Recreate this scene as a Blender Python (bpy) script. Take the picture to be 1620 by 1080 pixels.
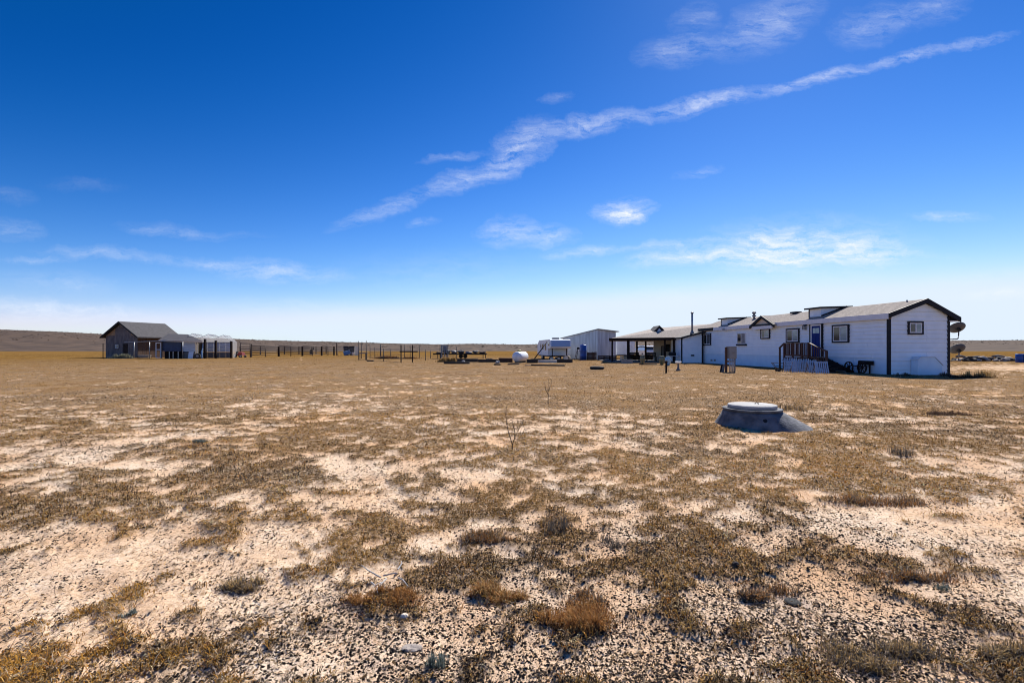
import bpy, math, random
import numpy as np
from mathutils import Vector, Matrix, Euler

for o in list(bpy.data.objects):
    bpy.data.objects.remove(o, do_unlink=True)
scene = bpy.context.scene
COL = scene.collection
R = math.radians

# ------------------------------------------------------------------ camera
FOC, EYE, HZ = 765.0, 1.5, 550.0            # focal length in photo pixels, eye height, horizon row
cam_data = bpy.data.cameras.new('camera')
cam_data.sensor_width = 36.0
cam_data.lens = FOC / 1620.0 * 36.0
cam_data.shift_y = (HZ - 540.0) / 1620.0
cam_data.clip_start = 0.05
cam_data.clip_end = 9000.0
camera = bpy.data.objects.new('camera', cam_data)
camera.location = (0, 0, EYE)
camera.rotation_euler = (R(90), 0, 0)
COL.objects.link(camera)
scene.camera = camera

# ------------------------------------------------------------------ sun, sky, exposure
SUN_EL, SUN_AZ = 42.0, 28.0                 # azimuth measured from +Y towards +X
SKY_STRENGTH = 0.12
world = bpy.data.worlds.new('World')
scene.world = world
world.use_nodes = True
wt = world.node_tree
wt.nodes.clear()
def wn(kind, **kw):
    n = wt.nodes.new(kind)
    for k, v in kw.items():
        setattr(n, k, v)
    return n
def wmath(op, a, b=None, c=None, clamp=False):
    n = wn('ShaderNodeMath', operation=op)
    n.use_clamp = clamp
    for i, v in enumerate((a, b, c)):
        if v is None: continue
        if isinstance(v, (int, float)): n.inputs[i].default_value = v
        else: wt.links.new(v, n.inputs[i])
    return n.outputs[0]
sky = wn('ShaderNodeTexSky', sky_type='NISHITA')
sky.sun_disc = False
sky.sun_elevation = R(SUN_EL)
sky.sun_rotation = R(SUN_AZ)
sky.altitude = 1700.0
sky.air_density = 1.0
sky.dust_density = 0.25
sky.ozone_density = 2.2
# deeper, more contrasty blue of the photograph, the same over the whole sky
PIV = 7.0
tint = wn('ShaderNodeMix', data_type='RGBA', blend_type='MULTIPLY'); tint.inputs['Factor'].default_value = 1.0
wt.links.new(sky.outputs[0], tint.inputs['A']); tint.inputs['B'].default_value = (.80/PIV, .93/PIV, 1.16/PIV, 1)
gam = wn('ShaderNodeGamma'); gam.inputs['Gamma'].default_value = 1.5
wt.links.new(tint.outputs['Result'], gam.inputs['Color'])
hsv = wn('ShaderNodeHueSaturation')
hsv.inputs['Saturation'].default_value = 1.0
hsv.inputs['Value'].default_value = PIV
wt.links.new(gam.outputs[0], hsv.inputs['Color'])
# gentle shoulder so the bright horizon keeps its pale blue
sh1 = wn('ShaderNodeVectorMath', operation='MULTIPLY_ADD'); wt.links.new(hsv.outputs[0], sh1.inputs[0])
sh1.inputs[1].default_value = (1/12.0, 1/12.0, 1/15.0); sh1.inputs[2].default_value = (1, 1, 1)
sh2 = wn('ShaderNodeVectorMath', operation='DIVIDE'); wt.links.new(hsv.outputs[0], sh2.inputs[0]); wt.links.new(sh1.outputs[0], sh2.inputs[1])
# thin high cloud, laid out by sky direction
tc = wn('ShaderNodeTexCoord')
sep = wn('ShaderNodeSeparateXYZ'); wt.links.new(tc.outputs['Generated'], sep.inputs[0])
fwd = wmath('MAXIMUM', sep.outputs['Y'], 0.08)
cu = wmath('DIVIDE', sep.outputs['X'], fwd)
cv = wmath('DIVIDE', sep.outputs['Z'], fwd)
cmb = wn('ShaderNodeCombineXYZ'); wt.links.new(cu, cmb.inputs[0]); wt.links.new(cv, cmb.inputs[1])
wnz = wn('ShaderNodeTexNoise'); wnz.inputs['Scale'].default_value = 8.0; wnz.inputs['Detail'].default_value = 9.0
wnz.inputs['Roughness'].default_value = 0.68
wt.links.new(cmb.outputs[0], wnz.inputs['Vector'])
sub = wn('ShaderNodeVectorMath', operation='SUBTRACT'); wt.links.new(wnz.outputs['Color'], sub.inputs[0]); sub.inputs[1].default_value = (0.5, 0.5, 0.5)
mad = wn('ShaderNodeVectorMath', operation='MULTIPLY_ADD'); wt.links.new(sub.outputs[0], mad.inputs[0])
mad.inputs[1].default_value = (0.15, 0.050, 0.0); wt.links.new(cmb.outputs[0], mad.inputs[2])
CLOUDS = [  # x0,y0,x1,y1 in photo pixels of the sky direction, half width, opacity
    (520,362,720,290,11,.42), (680,300,800,262,15,.62), (765,278,875,196,24,.72), (840,214,1020,180,15,.70),
    (980,188,1250,137,11,.72), (1210,146,1400,100,8,.70), (1360,112,1510,68,8,.60), (1480,76,1610,50,7,.45),
    (1000,88,1160,70,20,.34), (1130,78,1310,0,30,.42), (1320,62,1440,18,24,.32), (1400,34,1540,-6,20,.28), (1060,40,1140,16,20,.25),
    (985,416,1160,398,12,.8), (1130,406,1300,380,26,1.0), (1270,384,1440,402,20,.75), (1040,412,1500,405,10,.6), (1100,402,1450,386,42,.55),
    (850,405,1000,390,8,.6), (980,392,1140,382,7,.55), (942,335,1030,333,16,1.0), (960,345,1020,340,10,.6), (750,374,850,358,18,.55), (810,380,910,368,14,.6),
    (1430,339,1570,347,7,.45), (1500,470,1660,462,8,.55), (1450,442,1660,428,8,.25),
    (60,398,280,410,9,.36), (250,408,400,428,9,.32), (330,424,545,434,14,.55), (-40,488,150,493,15,.72), (90,492,270,503,11,.55),
    (-20,358,70,368,14,.24), (210,368,420,374,6,.2), (670,254,770,238,5,.32), (630,354,700,344,6,.3), (850,160,915,150,7,.25),
    (-40,300,60,315,10,.12), (60,290,200,296,9,.09), (0,412,120,414,5,.3), (1060,282,1150,262,6,.3), (180,360,330,368,9,.2), (0,440,200,455,14,.22), (300,480,620,490,12,.25), (900,470,1300,455,16,.2), (500,440,900,420,26,.12)]
acc = None
for (x0, y0, x1, y1, hw, op) in CLOUDS:
    a = Vector(((x0-810)/FOC, (HZ-y0)/FOC)); b = Vector(((x1-810)/FOC, (HZ-y1)/FOC))
    mp = wn('ShaderNodeMapping', vector_type='TEXTURE')
    c = (a+b)/2; ab = b-a
    mp.inputs['Location'].default_value = (c.x, c.y, 0)
    mp.inputs['Rotation'].default_value = (0, 0, math.atan2(ab.y, ab.x))
    mp.inputs['Scale'].default_value = (ab.length/2*1.15, hw/FOC*1.6, 1)
    wt.links.new(mad.outputs[0], mp.inputs['Vector'])
    g = wn('ShaderNodeTexGradient', gradient_type='SPHERICAL')
    wt.links.new(mp.outputs[0], g.inputs[0])
    m = wmath('MULTIPLY', g.outputs['Fac'], op)
    acc = m if acc is None else wmath('ADD', acc, m)
# fibrous detail
mp = wn('ShaderNodeMapping', vector_type='POINT')
mp.inputs['Rotation'].default_value = (0, 0, -0.12); mp.inputs['Scale'].default_value = (9.0, 34.0, 1.0)
wt.links.new(mad.outputs[0], mp.inputs['Vector'])
fz = wn('ShaderNodeTexNoise'); fz.inputs['Scale'].default_value = 1.6; fz.inputs['Detail'].default_value = 10.0; fz.inputs['Roughness'].default_value = 0.72
wt.links.new(mp.outputs[0], fz.inputs['Vector'])
mr = wn('ShaderNodeMapRange'); mr.inputs['From Min'].default_value = .36; mr.inputs['From Max'].default_value = .68
mr.inputs['To Min'].default_value = 0.0; mr.inputs['To Max'].default_value = 1.35
wt.links.new(fz.outputs['Fac'], mr.inputs['Value'])
cl = wmath('MULTIPLY', acc, mr.outputs[0])
cl = wmath('MULTIPLY', cl, 0.72, clamp=True)
front = wmath('GREATER_THAN', sep.outputs['Y'], 0.1)
cl = wmath('MULTIPLY', cl, front)
mixc = wn('ShaderNodeMix', data_type='RGBA')
wt.links.new(cl, mixc.inputs['Factor'])
sc_ = SKY_STRENGTH*1.366          # reference level of the grade
EXPO = 1.366/1.693                    # the picture is exposed this much brighter
sp = wn('ShaderNodeSeparateColor'); wt.links.new(sh2.outputs[0], sp.inputs[0])
cbm = wn('ShaderNodeCombineColor')
for ch, (p_, a_, off_, top_) in enumerate(((1.84, 3.65, .020, .77), (1.46, 1.47, .0, .885), (1.33, 1.13, .0, 1.02))):
    v_ = wmath('POWER', wmath('MULTIPLY', sp.outputs[ch], sc_), p_)
    v_ = wmath('MULTIPLY_ADD', v_, a_/sc_, -off_/sc_)
    v_ = wmath('SMOOTH_MIN', v_, top_/sc_, .25/sc_)
    v_ = wmath('SMOOTH_MAX', v_, (0.0, .085, .37)[ch]/sc_, .02/sc_)      # never darker than the darkest blue in view
    wt.links.new(wmath('MULTIPLY', wmath('MAXIMUM', v_, 0.0), EXPO), cbm.inputs[ch])
wt.links.new(cbm.outputs[0], mixc.inputs['A'])
mixc.inputs['B'].default_value = (0.55/SKY_STRENGTH, 0.58/SKY_STRENGTH, 0.64/SKY_STRENGTH, 1)
bg = wn('ShaderNodeBackground'); bg.inputs['Strength'].default_value = SKY_STRENGTH
wt.links.new(mixc.outputs['Result'], bg.inputs['Color'])
wout = wn('ShaderNodeOutputWorld'); wt.links.new(bg.outputs[0], wout.inputs['Surface'])

sun_data = bpy.data.lights.new('sun', 'SUN')
sun_data.energy = 5.0
sun_data.angle = R(0.53)
sun_data.color = (1.0, 0.945, 0.86)
sun = bpy.data.objects.new('sun', sun_data)
sdir = Vector((math.sin(R(SUN_AZ))*math.cos(R(SUN_EL)), math.cos(R(SUN_AZ))*math.cos(R(SUN_EL)), math.sin(R(SUN_EL))))
sun.rotation_euler = (-sdir).to_track_quat('-Z', 'Y').to_euler()
sun.location = (60, 100, 120)
COL.objects.link(sun)
scene.view_settings.view_transform = 'Standard'
scene.view_settings.look = 'None'
scene.view_settings.exposure = 0.76
scene.view_settings.gamma = 1.0
scene.view_settings.use_curve_mapping = False
scene.cycles.use_denoising = True
scene.cycles.filter_width = 1.05
scene.cycles.max_bounces = 6
scene.cycles.transparent_max_bounces = 8

rnd = random.Random(7)
rng = np.random.default_rng(11)

# ------------------------------------------------------------------ helpers
def gx(px, d): return (px-810.0)/FOC*d                    # photo column -> metres to the side at depth d
def gd(py, z=0.0): return FOC*(EYE-z)/(py-HZ)              # photo row of a ground contact -> depth
def gz(py, d): return EYE-(py-HZ)*d/FOC                    # photo row -> height at depth d

def mat(name, c1, c2=None, scale=4.0, rough=0.8, metal=0.0, bump=0.0, bscale=None, stretch=(1,1,1), detail=5.0, lo=.35, hi=.65, coat=0.0, spec=0.5):
    m = bpy.data.materials.new(name); m.use_nodes = True
    nt = m.node_tree; b = nt.nodes['Principled BSDF']
    b.inputs['Roughness'].default_value = rough
    b.inputs['Metallic'].default_value = metal
    b.inputs['Coat Weight'].default_value = coat
    b.inputs['Specular IOR Level'].default_value = spec
    if c2 is None: c2 = tuple(x*0.72 for x in c1)
    geo = nt.nodes.new('ShaderNodeNewGeometry')
    mp = nt.nodes.new('ShaderNodeMapping'); mp.inputs['Scale'].default_value = stretch
    nt.links.new(geo.outputs['Position'], mp.inputs['Vector'])
    nz = nt.nodes.new('ShaderNodeTexNoise'); nz.inputs['Scale'].default_value = scale; nz.inputs['Detail'].default_value = detail
    nt.links.new(mp.outputs[0], nz.inputs['Vector'])
    mr = nt.nodes.new('ShaderNodeMapRange'); mr.inputs['From Min'].default_value = lo; mr.inputs['From Max'].default_value = hi
    nt.links.new(nz.outputs['Fac'], mr.inputs['Value'])
    mx = nt.nodes.new('ShaderNodeMix'); mx.data_type = 'RGBA'
    mx.inputs['A'].default_value = (*c1, 1); mx.inputs['B'].default_value = (*c2, 1)
    nt.links.new(mr.outputs[0], mx.inputs['Factor'])
    nt.links.new(mx.outputs['Result'], b.inputs['Base Color'])
    if bump:
        n2 = nt.nodes.new('ShaderNodeTexNoise'); n2.inputs['Scale'].default_value = bscale or scale*6; n2.inputs['Detail'].default_value = 6
        nt.links.new(mp.outputs[0], n2.inputs['Vector'])
        bp = nt.nodes.new('ShaderNodeBump'); bp.inputs['Strength'].default_value = bump; bp.inputs['Distance'].default_value = 0.02
        nt.links.new(n2.outputs['Fac'], bp.inputs['Height'])
        nt.links.new(bp.outputs[0], b.inputs['Normal'])
    return m

class MB:
    """collects shapes for one mesh"""
    def __init__(s): s.v = []; s.f = []; s.sm = []
    def add(s, verts, faces, smooth=False):
        n = len(s.v); s.v += [tuple(v) for v in verts]
        s.f += [tuple(i+n for i in f) for f in faces]; s.sm += [smooth]*len(faces)
        return s
    def box(s, x0, x1, y0, y1, z0, z1):
        v = [(x0,y0,z0),(x1,y0,z0),(x1,y1,z0),(x0,y1,z0),(x0,y0,z1),(x1,y0,z1),(x1,y1,z1),(x0,y1,z1)]
        return s.add(v, [(0,3,2,1),(4,5,6,7),(0,1,5,4),(1,2,6,5),(2,3,7,6),(3,0,4,7)])
    def hexa(s, b, t):                                   # bottom 4 and top 4 points
        return s.add(list(b)+list(t), [(0,3,2,1),(4,5,6,7),(0,1,5,4),(1,2,6,5),(2,3,7,6),(3,0,4,7)])
    def bar(s, p, q, w, h=None, up=(0,0,1)):             # a square bar from p to q
        h = h or w; p = Vector(p); q = Vector(q); d = (q-p).normalized(); u = Vector(up)
        if abs(d.dot(u)) > .98: u = Vector((0,1,0))
        a = d.cross(u).normalized(); b = a.cross(d).normalized()
        a *= w/2; b *= h/2
        return s.hexa([p-a-b, p+a-b, p+a+b, p-a+b], [q-a-b, q+a-b, q+a+b, q-a+b])
    def tube(s, pts, r, n=8, caps=True):
        pts = [Vector(p) for p in pts]; rs = r if isinstance(r, (list, tuple)) else [r]*len(pts)
        vs = []; fs = []
        for i, p in enumerate(pts):
            d = (pts[min(i+1, len(pts)-1)]-pts[max(i-1, 0)]).normalized()
            u = Vector((0,0,1)) if abs(d.z) < .9 else Vector((1,0,0))
            a = d.cross(u).normalized(); b = a.cross(d)
            for k in range(n):
                t = 2*math.pi*k/n; vs.append(p+a*math.cos(t)*rs[i]+b*math.sin(t)*rs[i])
        for i in range(len(pts)-1):
            for k in range(n):
                fs.append((i*n+k, i*n+(k+1)%n, (i+1)*n+(k+1)%n, (i+1)*n+k))
        s.add(vs, fs, n > 5)
        if caps:
            m = len(s.v)-len(vs)
            s.f += [tuple(m+k for k in range(n))[::-1], tuple(m+(len(pts)-1)*n+k for k in range(n))]; s.sm += [False, False]
        return s
    def lathe(s, prof, n=24, c=(0,0,0), smooth=True):    # prof: (r,z)
        vs = []; fs = []
        for (r, z) in prof:
            for k in range(n):
                t = 2*math.pi*k/n; vs.append((c[0]+r*math.cos(t), c[1]+r*math.sin(t), c[2]+z))
        for i in range(len(prof)-1):
            for k in range(n): fs.append((i*n+k, i*n+(k+1)%n, (i+1)*n+(k+1)%n, (i+1)*n+k))
        s.add(vs, fs, smooth)
        m = len(s.v)-len(vs)
        s.f += [tuple(m+k for k in range(n))[::-1], tuple(m+(len(prof)-1)*n+k for k in range(n))]; s.sm += [False, False]
        return s
    def extrude(s, poly, off):                           # polygon (3d points) pushed along off
        n = len(poly); o = Vector(off); a = [Vector(p) for p in poly]; b = [p+o for p in a]
        return s.add(a+b, [tuple(range(n))[::-1], tuple(range(n, 2*n))]+[(i, (i+1)%n, n+(i+1)%n, n+i) for i in range(n)])
    def lump(s, c, r, sq=(1,1,1), seed=0, n=1, amp=.25):
        rr = random.Random(seed)
        t = (1+5**.5)/2
        vs = [Vector(p).normalized() for p in [(-1,t,0),(1,t,0),(-1,-t,0),(1,-t,0),(0,-1,t),(0,1,t),(0,-1,-t),(0,1,-t),(t,0,-1),(t,0,1),(-t,0,-1),(-t,0,1)]]
        fs = [(0,11,5),(0,5,1),(0,1,7),(0,7,10),(0,10,11),(1,5,9),(5,11,4),(11,10,2),(10,7,6),(7,1,8),(3,9,4),(3,4,2),(3,2,6),(3,6,8),(3,8,9),(4,9,5),(2,4,11),(6,2,10),(8,6,7),(9,8,1)]
        for _ in range(n):
            cache = {}; nf = []
            def mid(i, j):
                k = (min(i,j), max(i,j))
                if k not in cache: cache[k] = len(vs); vs.append(((vs[i]+vs[j])/2).normalized())
                return cache[k]
            for (a, b, d) in fs:
                x, y, z = mid(a,b), mid(b,d), mid(d,a); nf += [(a,x,z),(b,y,x),(d,z,y),(x,y,z)]
            fs = nf
        out = []
        for v in vs:
            k = r*(1+rr.uniform(-amp, amp)); out.append((c[0]+v.x*k*sq[0], c[1]+v.y*k*sq[1], c[2]+v.z*k*sq[2]))
        return s.add(out, fs, False)
    def mesh(s, name, m):
        me = bpy.data.meshes.new(name); me.from_pydata(s.v, [], s.f)
        me.polygons.foreach_set('use_smooth', s.sm)
        me.materials.append(m); me.update()
        return me
    def build(s, name, m, parent=None):
        o = bpy.data.objects.new(name, s.mesh(name, m)); COL.objects.link(o)
        if parent is not None: o.parent = parent
        return o

def tag(o, label, cat, group=None):
    o['label'] = label; o['category'] = cat
    if group: o['group'] = group
    return o
def thing(name, label, cat, loc=(0,0,0), rz=0.0, group=None):
    o = bpy.data.objects.new(name, None); o.empty_display_size = .2; COL.objects.link(o)
    o.location = loc; o.rotation_euler = (0, 0, rz)
    return tag(o, label, cat, group)
def structure(o, kind='structure'):
    o['kind'] = kind; return o
def copy_tree(o, parent=None):
    c = o.copy(); COL.objects.link(c)
    if parent is not None: c.parent = parent
    for ch in list(o.children): copy_tree(ch, c)
    return c

# ------------------------------------------------------------------ noise for the ground
def vnoise(x, y, seed):
    xi = np.floor(x).astype(np.int64); yi = np.floor(y).astype(np.int64)
    xf = x-xi; yf = y-yi
    u = xf*xf*(3-2*xf); v = yf*yf*(3-2*yf)
    def h(i, j):
        n = (i*374761393+j*668265263+seed*2147483) & 0xffffffff
        n = ((n ^ (n >> 13))*1274126177) & 0xffffffff
        n = ((n ^ (n >> 15))*2246822519) & 0xffffffff
        return (n ^ (n >> 16))/4294967296.0
    a = h(xi, yi); b = h(xi+1, yi); c = h(xi, yi+1); d = h(xi+1, yi+1)
    return (a*(1-u)+b*u)*(1-v)+(c*(1-u)+d*u)*v
def fbm(x, y, f, octs, seed, gain=.55):
    t = np.zeros_like(x); a = 1.0; w = 0.0
    for i in range(octs):
        t += a*vnoise(x*f+17.3*i, y*f-9.1*i, seed+i*7); w += a; a *= gain; f *= 2.03
    return t/w
def sstep(a, b, x):
    t = np.clip((x-a)/(b-a), 0, 1); return t*t*(3-2*t)
def rowcol(x, y):
    yy = np.maximum(y, 1.2)
    return 810+FOC*x/yy, HZ+FOC*EYE/yy
COVER_SPOTS = [(110,728,170,20,-.55),(330,690,190,16,-.6),(520,642,120,9,-.5),(640,606,130,7,-.45),(560,625,110,6,-.35),
    (830,690,190,38,-.3),(945,662,95,14,-.4),(640,740,120,22,-.25),(200,880,240,42,-.6),(90,960,210,60,-.45),(330,980,120,60,-.2),
    (1540,745,130,22,-.4),(1570,850,110,50,-.45),(1330,830,170,34,-.25),(1320,930,240,55,-.2),(880,830,200,40,-.12),(700,1000,380,90,-.25),
    (1210,690,120,12,-.45),(1400,640,120,9,-.2),(1330,665,110,8,-.35),(1560,628,80,7,-.3),(1500,590,200,4,-.2),(500,1050,300,50,-.2),(1080,1000,200,70,-.25),
    (880,622,260,20,.3),(270,790,300,42,.32),(1310,735,140,26,.34),(470,705,150,24,.22),(1410,1020,190,46,.25),(1380,690,180,18,.2),
    (1000,745,150,20,.15),(1640,581,170,6.5,-1.7),(1180,760,120,22,.22),(740,800,90,22,.25),(180,620,300,26,.25),(1500,890,140,18,.2),(1480,770,120,16,.28),(880,790,120,18,.2),(1120,630,140,14,.2)]
DARK_SPOTS = [(640,1010,330,80,.75),(1110,880,240,60,.75),(1260,870,170,45,.7),(980,1010,330,80,.6),(400,1055,240,40,.6),(70,838,90,22,.5),
    (270,708,130,9,.9),(860,860,160,40,.4),(760,930,200,40,.45),(1400,1000,200,50,.4),(420,800,120,20,.3),(1200,1020,200,60,.35),(130,715,110,9,.4),(1150,830,150,18,.5)]
def cover_at(x, y):
    c, r = rowcol(x, y)
    base = np.interp(r, [550,580,610,650,700,760,850,950,1080], [1.2,1.15,.93,.74,.66,.62,.55,.48,.45])
    for (px, py, rx, ry, w) in COVER_SPOTS:
        base = base+w*.62*np.exp(-((c-px)/rx)**2-((r-py)/ry)**2)
    n = base+.40*(fbm(x, y, .6, 3, 3)-.5)+1.05*(fbm(x, y, 2.1, 3, 40)-.5)+1.45*(fbm(x, y, 6.5, 3, 57)-.5)
    return sstep(.42, .62, n)
def dark_at(x, y):
    c, r = rowcol(x, y)
    base = .06+.20*sstep(700, 880, r)
    for (px, py, rx, ry, w) in DARK_SPOTS:
        base = base+w*np.exp(-((c-px)/rx)**2-((r-py)/ry)**2)
    n = np.clip(base, 0, 1)+.8*(fbm(x, y, .9, 4, 90)-.5)+1.1*(fbm(x, y, 4.5, 4, 71)-.5)
    return sstep(.22, .95, n)
RISER = (gx(1213, 9.2), 9.30, .925)          # centre and foot radius of the concrete riser
def ground_z(x, y):
    r = np.hypot(x, y); fade = np.clip((30-r)/18, 0, 1)
    rim = np.hypot(x-RISER[0], y-RISER[1])-RISER[2]
    bank = .022*np.exp(-(rim/.13)**2)*(.4+1.2*fbm(x, y, 3.5, 2, 61))
    return bank+fade*(.06*(fbm(x, y, .45, 3, 5)-.5)+.045*(fbm(x, y, 2.4, 3, 8)-.5)+.022*(fbm(x, y, 9.0, 3, 13)-.5)+.02*cover_at(x, y)-.01)

# ------------------------------------------------------------------ ground
def ground_material():
    m = bpy.data.materials.new('dry_prairie_soil'); m.use_nodes = True
    nt = m.node_tree; L = nt.links; b = nt.nodes['Principled BSDF']
    b.inputs['Roughness'].default_value = .95; b.inputs['Specular IOR Level'].default_value = .0
    N = nt.nodes.new
    geo = N('ShaderNodeNewGeometry')
    def noise(scale, detail=5, rough=.6):
        n = N('ShaderNodeTexNoise'); n.inputs['Scale'].default_value = scale; n.inputs['Detail'].default_value = detail
        n.inputs['Roughness'].default_value = rough; L.new(geo.outputs['Position'], n.inputs['Vector']); return n.outputs['Fac']
    def rng_(v, a, c, lo=0., hi=1.):
        n = N('ShaderNodeMapRange'); n.inputs['From Min'].default_value = a; n.inputs['From Max'].default_value = c
        n.inputs['To Min'].default_value = lo; n.inputs['To Max'].default_value = hi; L.new(v, n.inputs['Value']); return n.outputs[0]
    def mixc(f, a, c):
        n = N('ShaderNodeMix'); n.data_type = 'RGBA'
        L.new(f, n.inputs['Factor'])
        for k, v in (('A', a), ('B', c)):
            if isinstance(v, tuple): n.inputs[k].default_value = (*v, 1)
            else: L.new(v, n.inputs[k])
        return n.outputs['Result']
    def mth(op, a, c):
        n = N('ShaderNodeMath'); n.operation = op; n.use_clamp = True
        for i, v in enumerate((a, c)):
            if isinstance(v, (int, float)): n.inputs[i].default_value = v
            else: L.new(v, n.inputs[i])
        return n.outputs[0]
    cov = N('ShaderNodeAttribute'); cov.attribute_name = 'cover'
    drk = N('ShaderNodeAttribute'); drk.attribute_name = 'litter'
    far = N('ShaderNodeAttribute'); far.attribute_name = 'far'
    sand = mixc(rng_(noise(1.1, 5), .35, .65), (.63,.415,.255), (.72,.58,.44))
    sand = mixc(rng_(noise(30, 5, .75), .46, .70), sand, (.37,.225,.12))
    sand = mixc(rng_(noise(.35, 3), .52, .68), sand, (.60,.37,.20))
    thatch = mixc(rng_(noise(5.5, 6, .7), .36, .62), (.175,.086,.021), (.036,.021,.010))  # dark end of the mix paints in the deep shade within the thatch
    thatch = mixc(rng_(noise(60, 3, .7), .45, .7), thatch, (.27,.16,.055))
    thatch = mixc(rng_(noise(.45, 5, .65), .42, .62), thatch, (.078,.043,.016))
    cf = mth('MULTIPLY', cov.outputs['Fac'], rng_(noise(22, 5, .75), .34, .54, .25, 1.0))
    cf = mth('MULTIPLY', cf, .95)
    c = mixc(cf, sand, thatch)
    specks = mth('MULTIPLY', rng_(noise(75, 4, .75), .54, .60), rng_(drk.outputs['Fac'], 0., 1., 0.05, .85))
    c = mixc(specks, c, (.035,.028,.025))
    crumbs = mth('MULTIPLY', rng_(noise(48, 5, .8), .585, .63), rng_(noise(2.2, 3), .42, .6, .05, .75))
    c = mixc(crumbs, c, (.085,.06,.042))
    # the far pasture, too distant to tell the blades apart
    gold = mixc(rng_(noise(.13, 6, .65), .36, .64), (.20,.110,.029), (.105,.057,.020))
    gold = mixc(rng_(noise(.9, 5, .7), .45, .72), gold, (.26,.155,.055))
    c = mixc(far.outputs['Fac'], c, gold)
    L.new(c, b.inputs['Base Color'])
    bp = N('ShaderNodeBump'); bp.inputs['Strength'].default_value = .55; bp.inputs['Distance'].default_value = .028
    hsum = N('ShaderNodeMath'); hsum.operation = 'ADD'
    L.new(noise(14, 6, .7), hsum.inputs[0])
    h2 = N('ShaderNodeMath'); h2.operation = 'MULTIPLY'; h2.inputs[1].default_value = .35; L.new(noise(90, 4, .7), h2.inputs[0])
    L.new(h2.outputs[0], hsum.inputs[1])
    L.new(hsum.outputs[0], bp.inputs['Height']); L.new(bp.outputs[0], b.inputs['Normal'])
    return m

rad = np.concatenate([np.geomspace(.5, 60, 400), np.geomspace(62, 5500, 60)])
ang = np.concatenate([np.linspace(-R(60), R(60), 640), np.linspace(R(60), R(300), 62)[1:-1]])
nr, na = len(rad), len(ang)
rr, aa = np.meshgrid(rad, ang, indexing='ij')
X = (rr*np.sin(aa)).ravel(); Y = (rr*np.cos(aa)).ravel()
X = np.append(X, 0.0); Y = np.append(Y, 0.0)
Z = ground_z(X, Y)
ii = np.arange(nr-1)[:, None]*na; jj = np.arange(na)[None, :]; j2 = (jj+1) % na
quads = np.stack([ii+jj, ii+j2, ii+na+j2, ii+na+jj], -1).reshape(-1, 4)[:, ::-1]
tris = np.stack([np.full(na, nr*na), (np.arange(na)+1) % na, np.arange(na)], -1)
def np_mesh(name, co, polys, material, smooth=True):
    """polys: list of int arrays (k, sides)"""
    me = bpy.data.meshes.new(name)
    me.vertices.add(len(co)); me.vertices.foreach_set('co', np.ascontiguousarray(co, np.float32).ravel())
    idx = np.concatenate([p.ravel() for p in polys]).astype(np.int32)
    tot = np.concatenate([np.full(len(p), p.shape[1]) for p in polys]).astype(np.int32)
    st = np.concatenate([[0], np.cumsum(tot)[:-1]]).astype(np.int32)
    me.loops.add(len(idx)); me.loops.foreach_set('vertex_index', idx)
    me.polygons.add(len(tot)); me.polygons.foreach_set('loop_start', st)
    me.polygons.foreach_set('use_smooth', np.full(len(tot), smooth))
    me.materials.append(material); me.update(calc_edges=True); me.validate()
    return me
gme = np_mesh('ground', np.stack([X, Y, Z], -1), [quads, tris], ground_material())
for nm, val in (('cover', cover_at(X, Y)), ('litter', dark_at(X, Y)), ('far', sstep(24, 110, np.hypot(X, Y)))):
    a = gme.attributes.new(nm, 'FLOAT', 'POINT'); a.data.foreach_set('value', val.astype(np.float32))
ground = structure(bpy.data.objects.new('ground', gme)); COL.objects.link(ground)

# low scrub-covered ridge all round the horizon
RIDGE = [(-4000,516),(-900,516),(-300,519),(0,521.5),(80,524),(150,528),(250,532),(370,536),(440,539),(520,540.5),(620,543.5),(700,545),(745,543.8),(830,545.5),
         (900,543),(1000,540),(1100,540),(1300,538),(1490,538.8),(1620,538),(1900,537),(2600,537),(5000,537)]
pxs = np.linspace(-1600, 3300, 520)
dd = np.concatenate([np.linspace(200, 700, 30), np.linspace(720, 1300, 12)])
P, D = np.meshgrid(pxs, dd, indexing='ij')
top = EYE+(HZ-np.interp(P, [a for a, b in RIDGE], [b for a, b in RIDGE]))*680/FOC
def hill_z(Px, Dp):
    t = EYE+(HZ-np.interp(Px, [a for a, b in RIDGE], [b for a, b in RIDGE]))*680/FOC
    s = sstep(200, 690, Dp); s = s*.6+.4*np.clip((Dp-200)/490, 0, 1)
    x = (Px-810)/FOC*Dp
    return t*s*np.where(Dp > 700, 1-.12*np.clip((Dp-700)/600, 0, 1), 1)+1.6*(fbm(x, Dp, .02, 4, 21)-.5)*s-.1+.25*s
hx = (P-810)/FOC*D; hz = hill_z(P, D)
n1, n2 = P.shape
i = np.arange(n1-1)[:, None]*n2; j = np.arange(n2-1)[None, :]
hq = np.stack([i+j, i+n2+j, i+n2+j+1, i+j+1], -1).reshape(-1, 4)
hmat = mat('scrub_hillside', (.112,.076,.052), (.046,.034,.027), scale=.30, rough=1, bump=.0, stretch=(1, .25, 1), detail=10, lo=.42, hi=.62, spec=.1)
hills = structure(bpy.data.objects.new('hills', np_mesh('hills', np.stack([hx, D, hz], -1).reshape(-1, 3), [hq], hmat))); COL.objects.link(hills)

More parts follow.
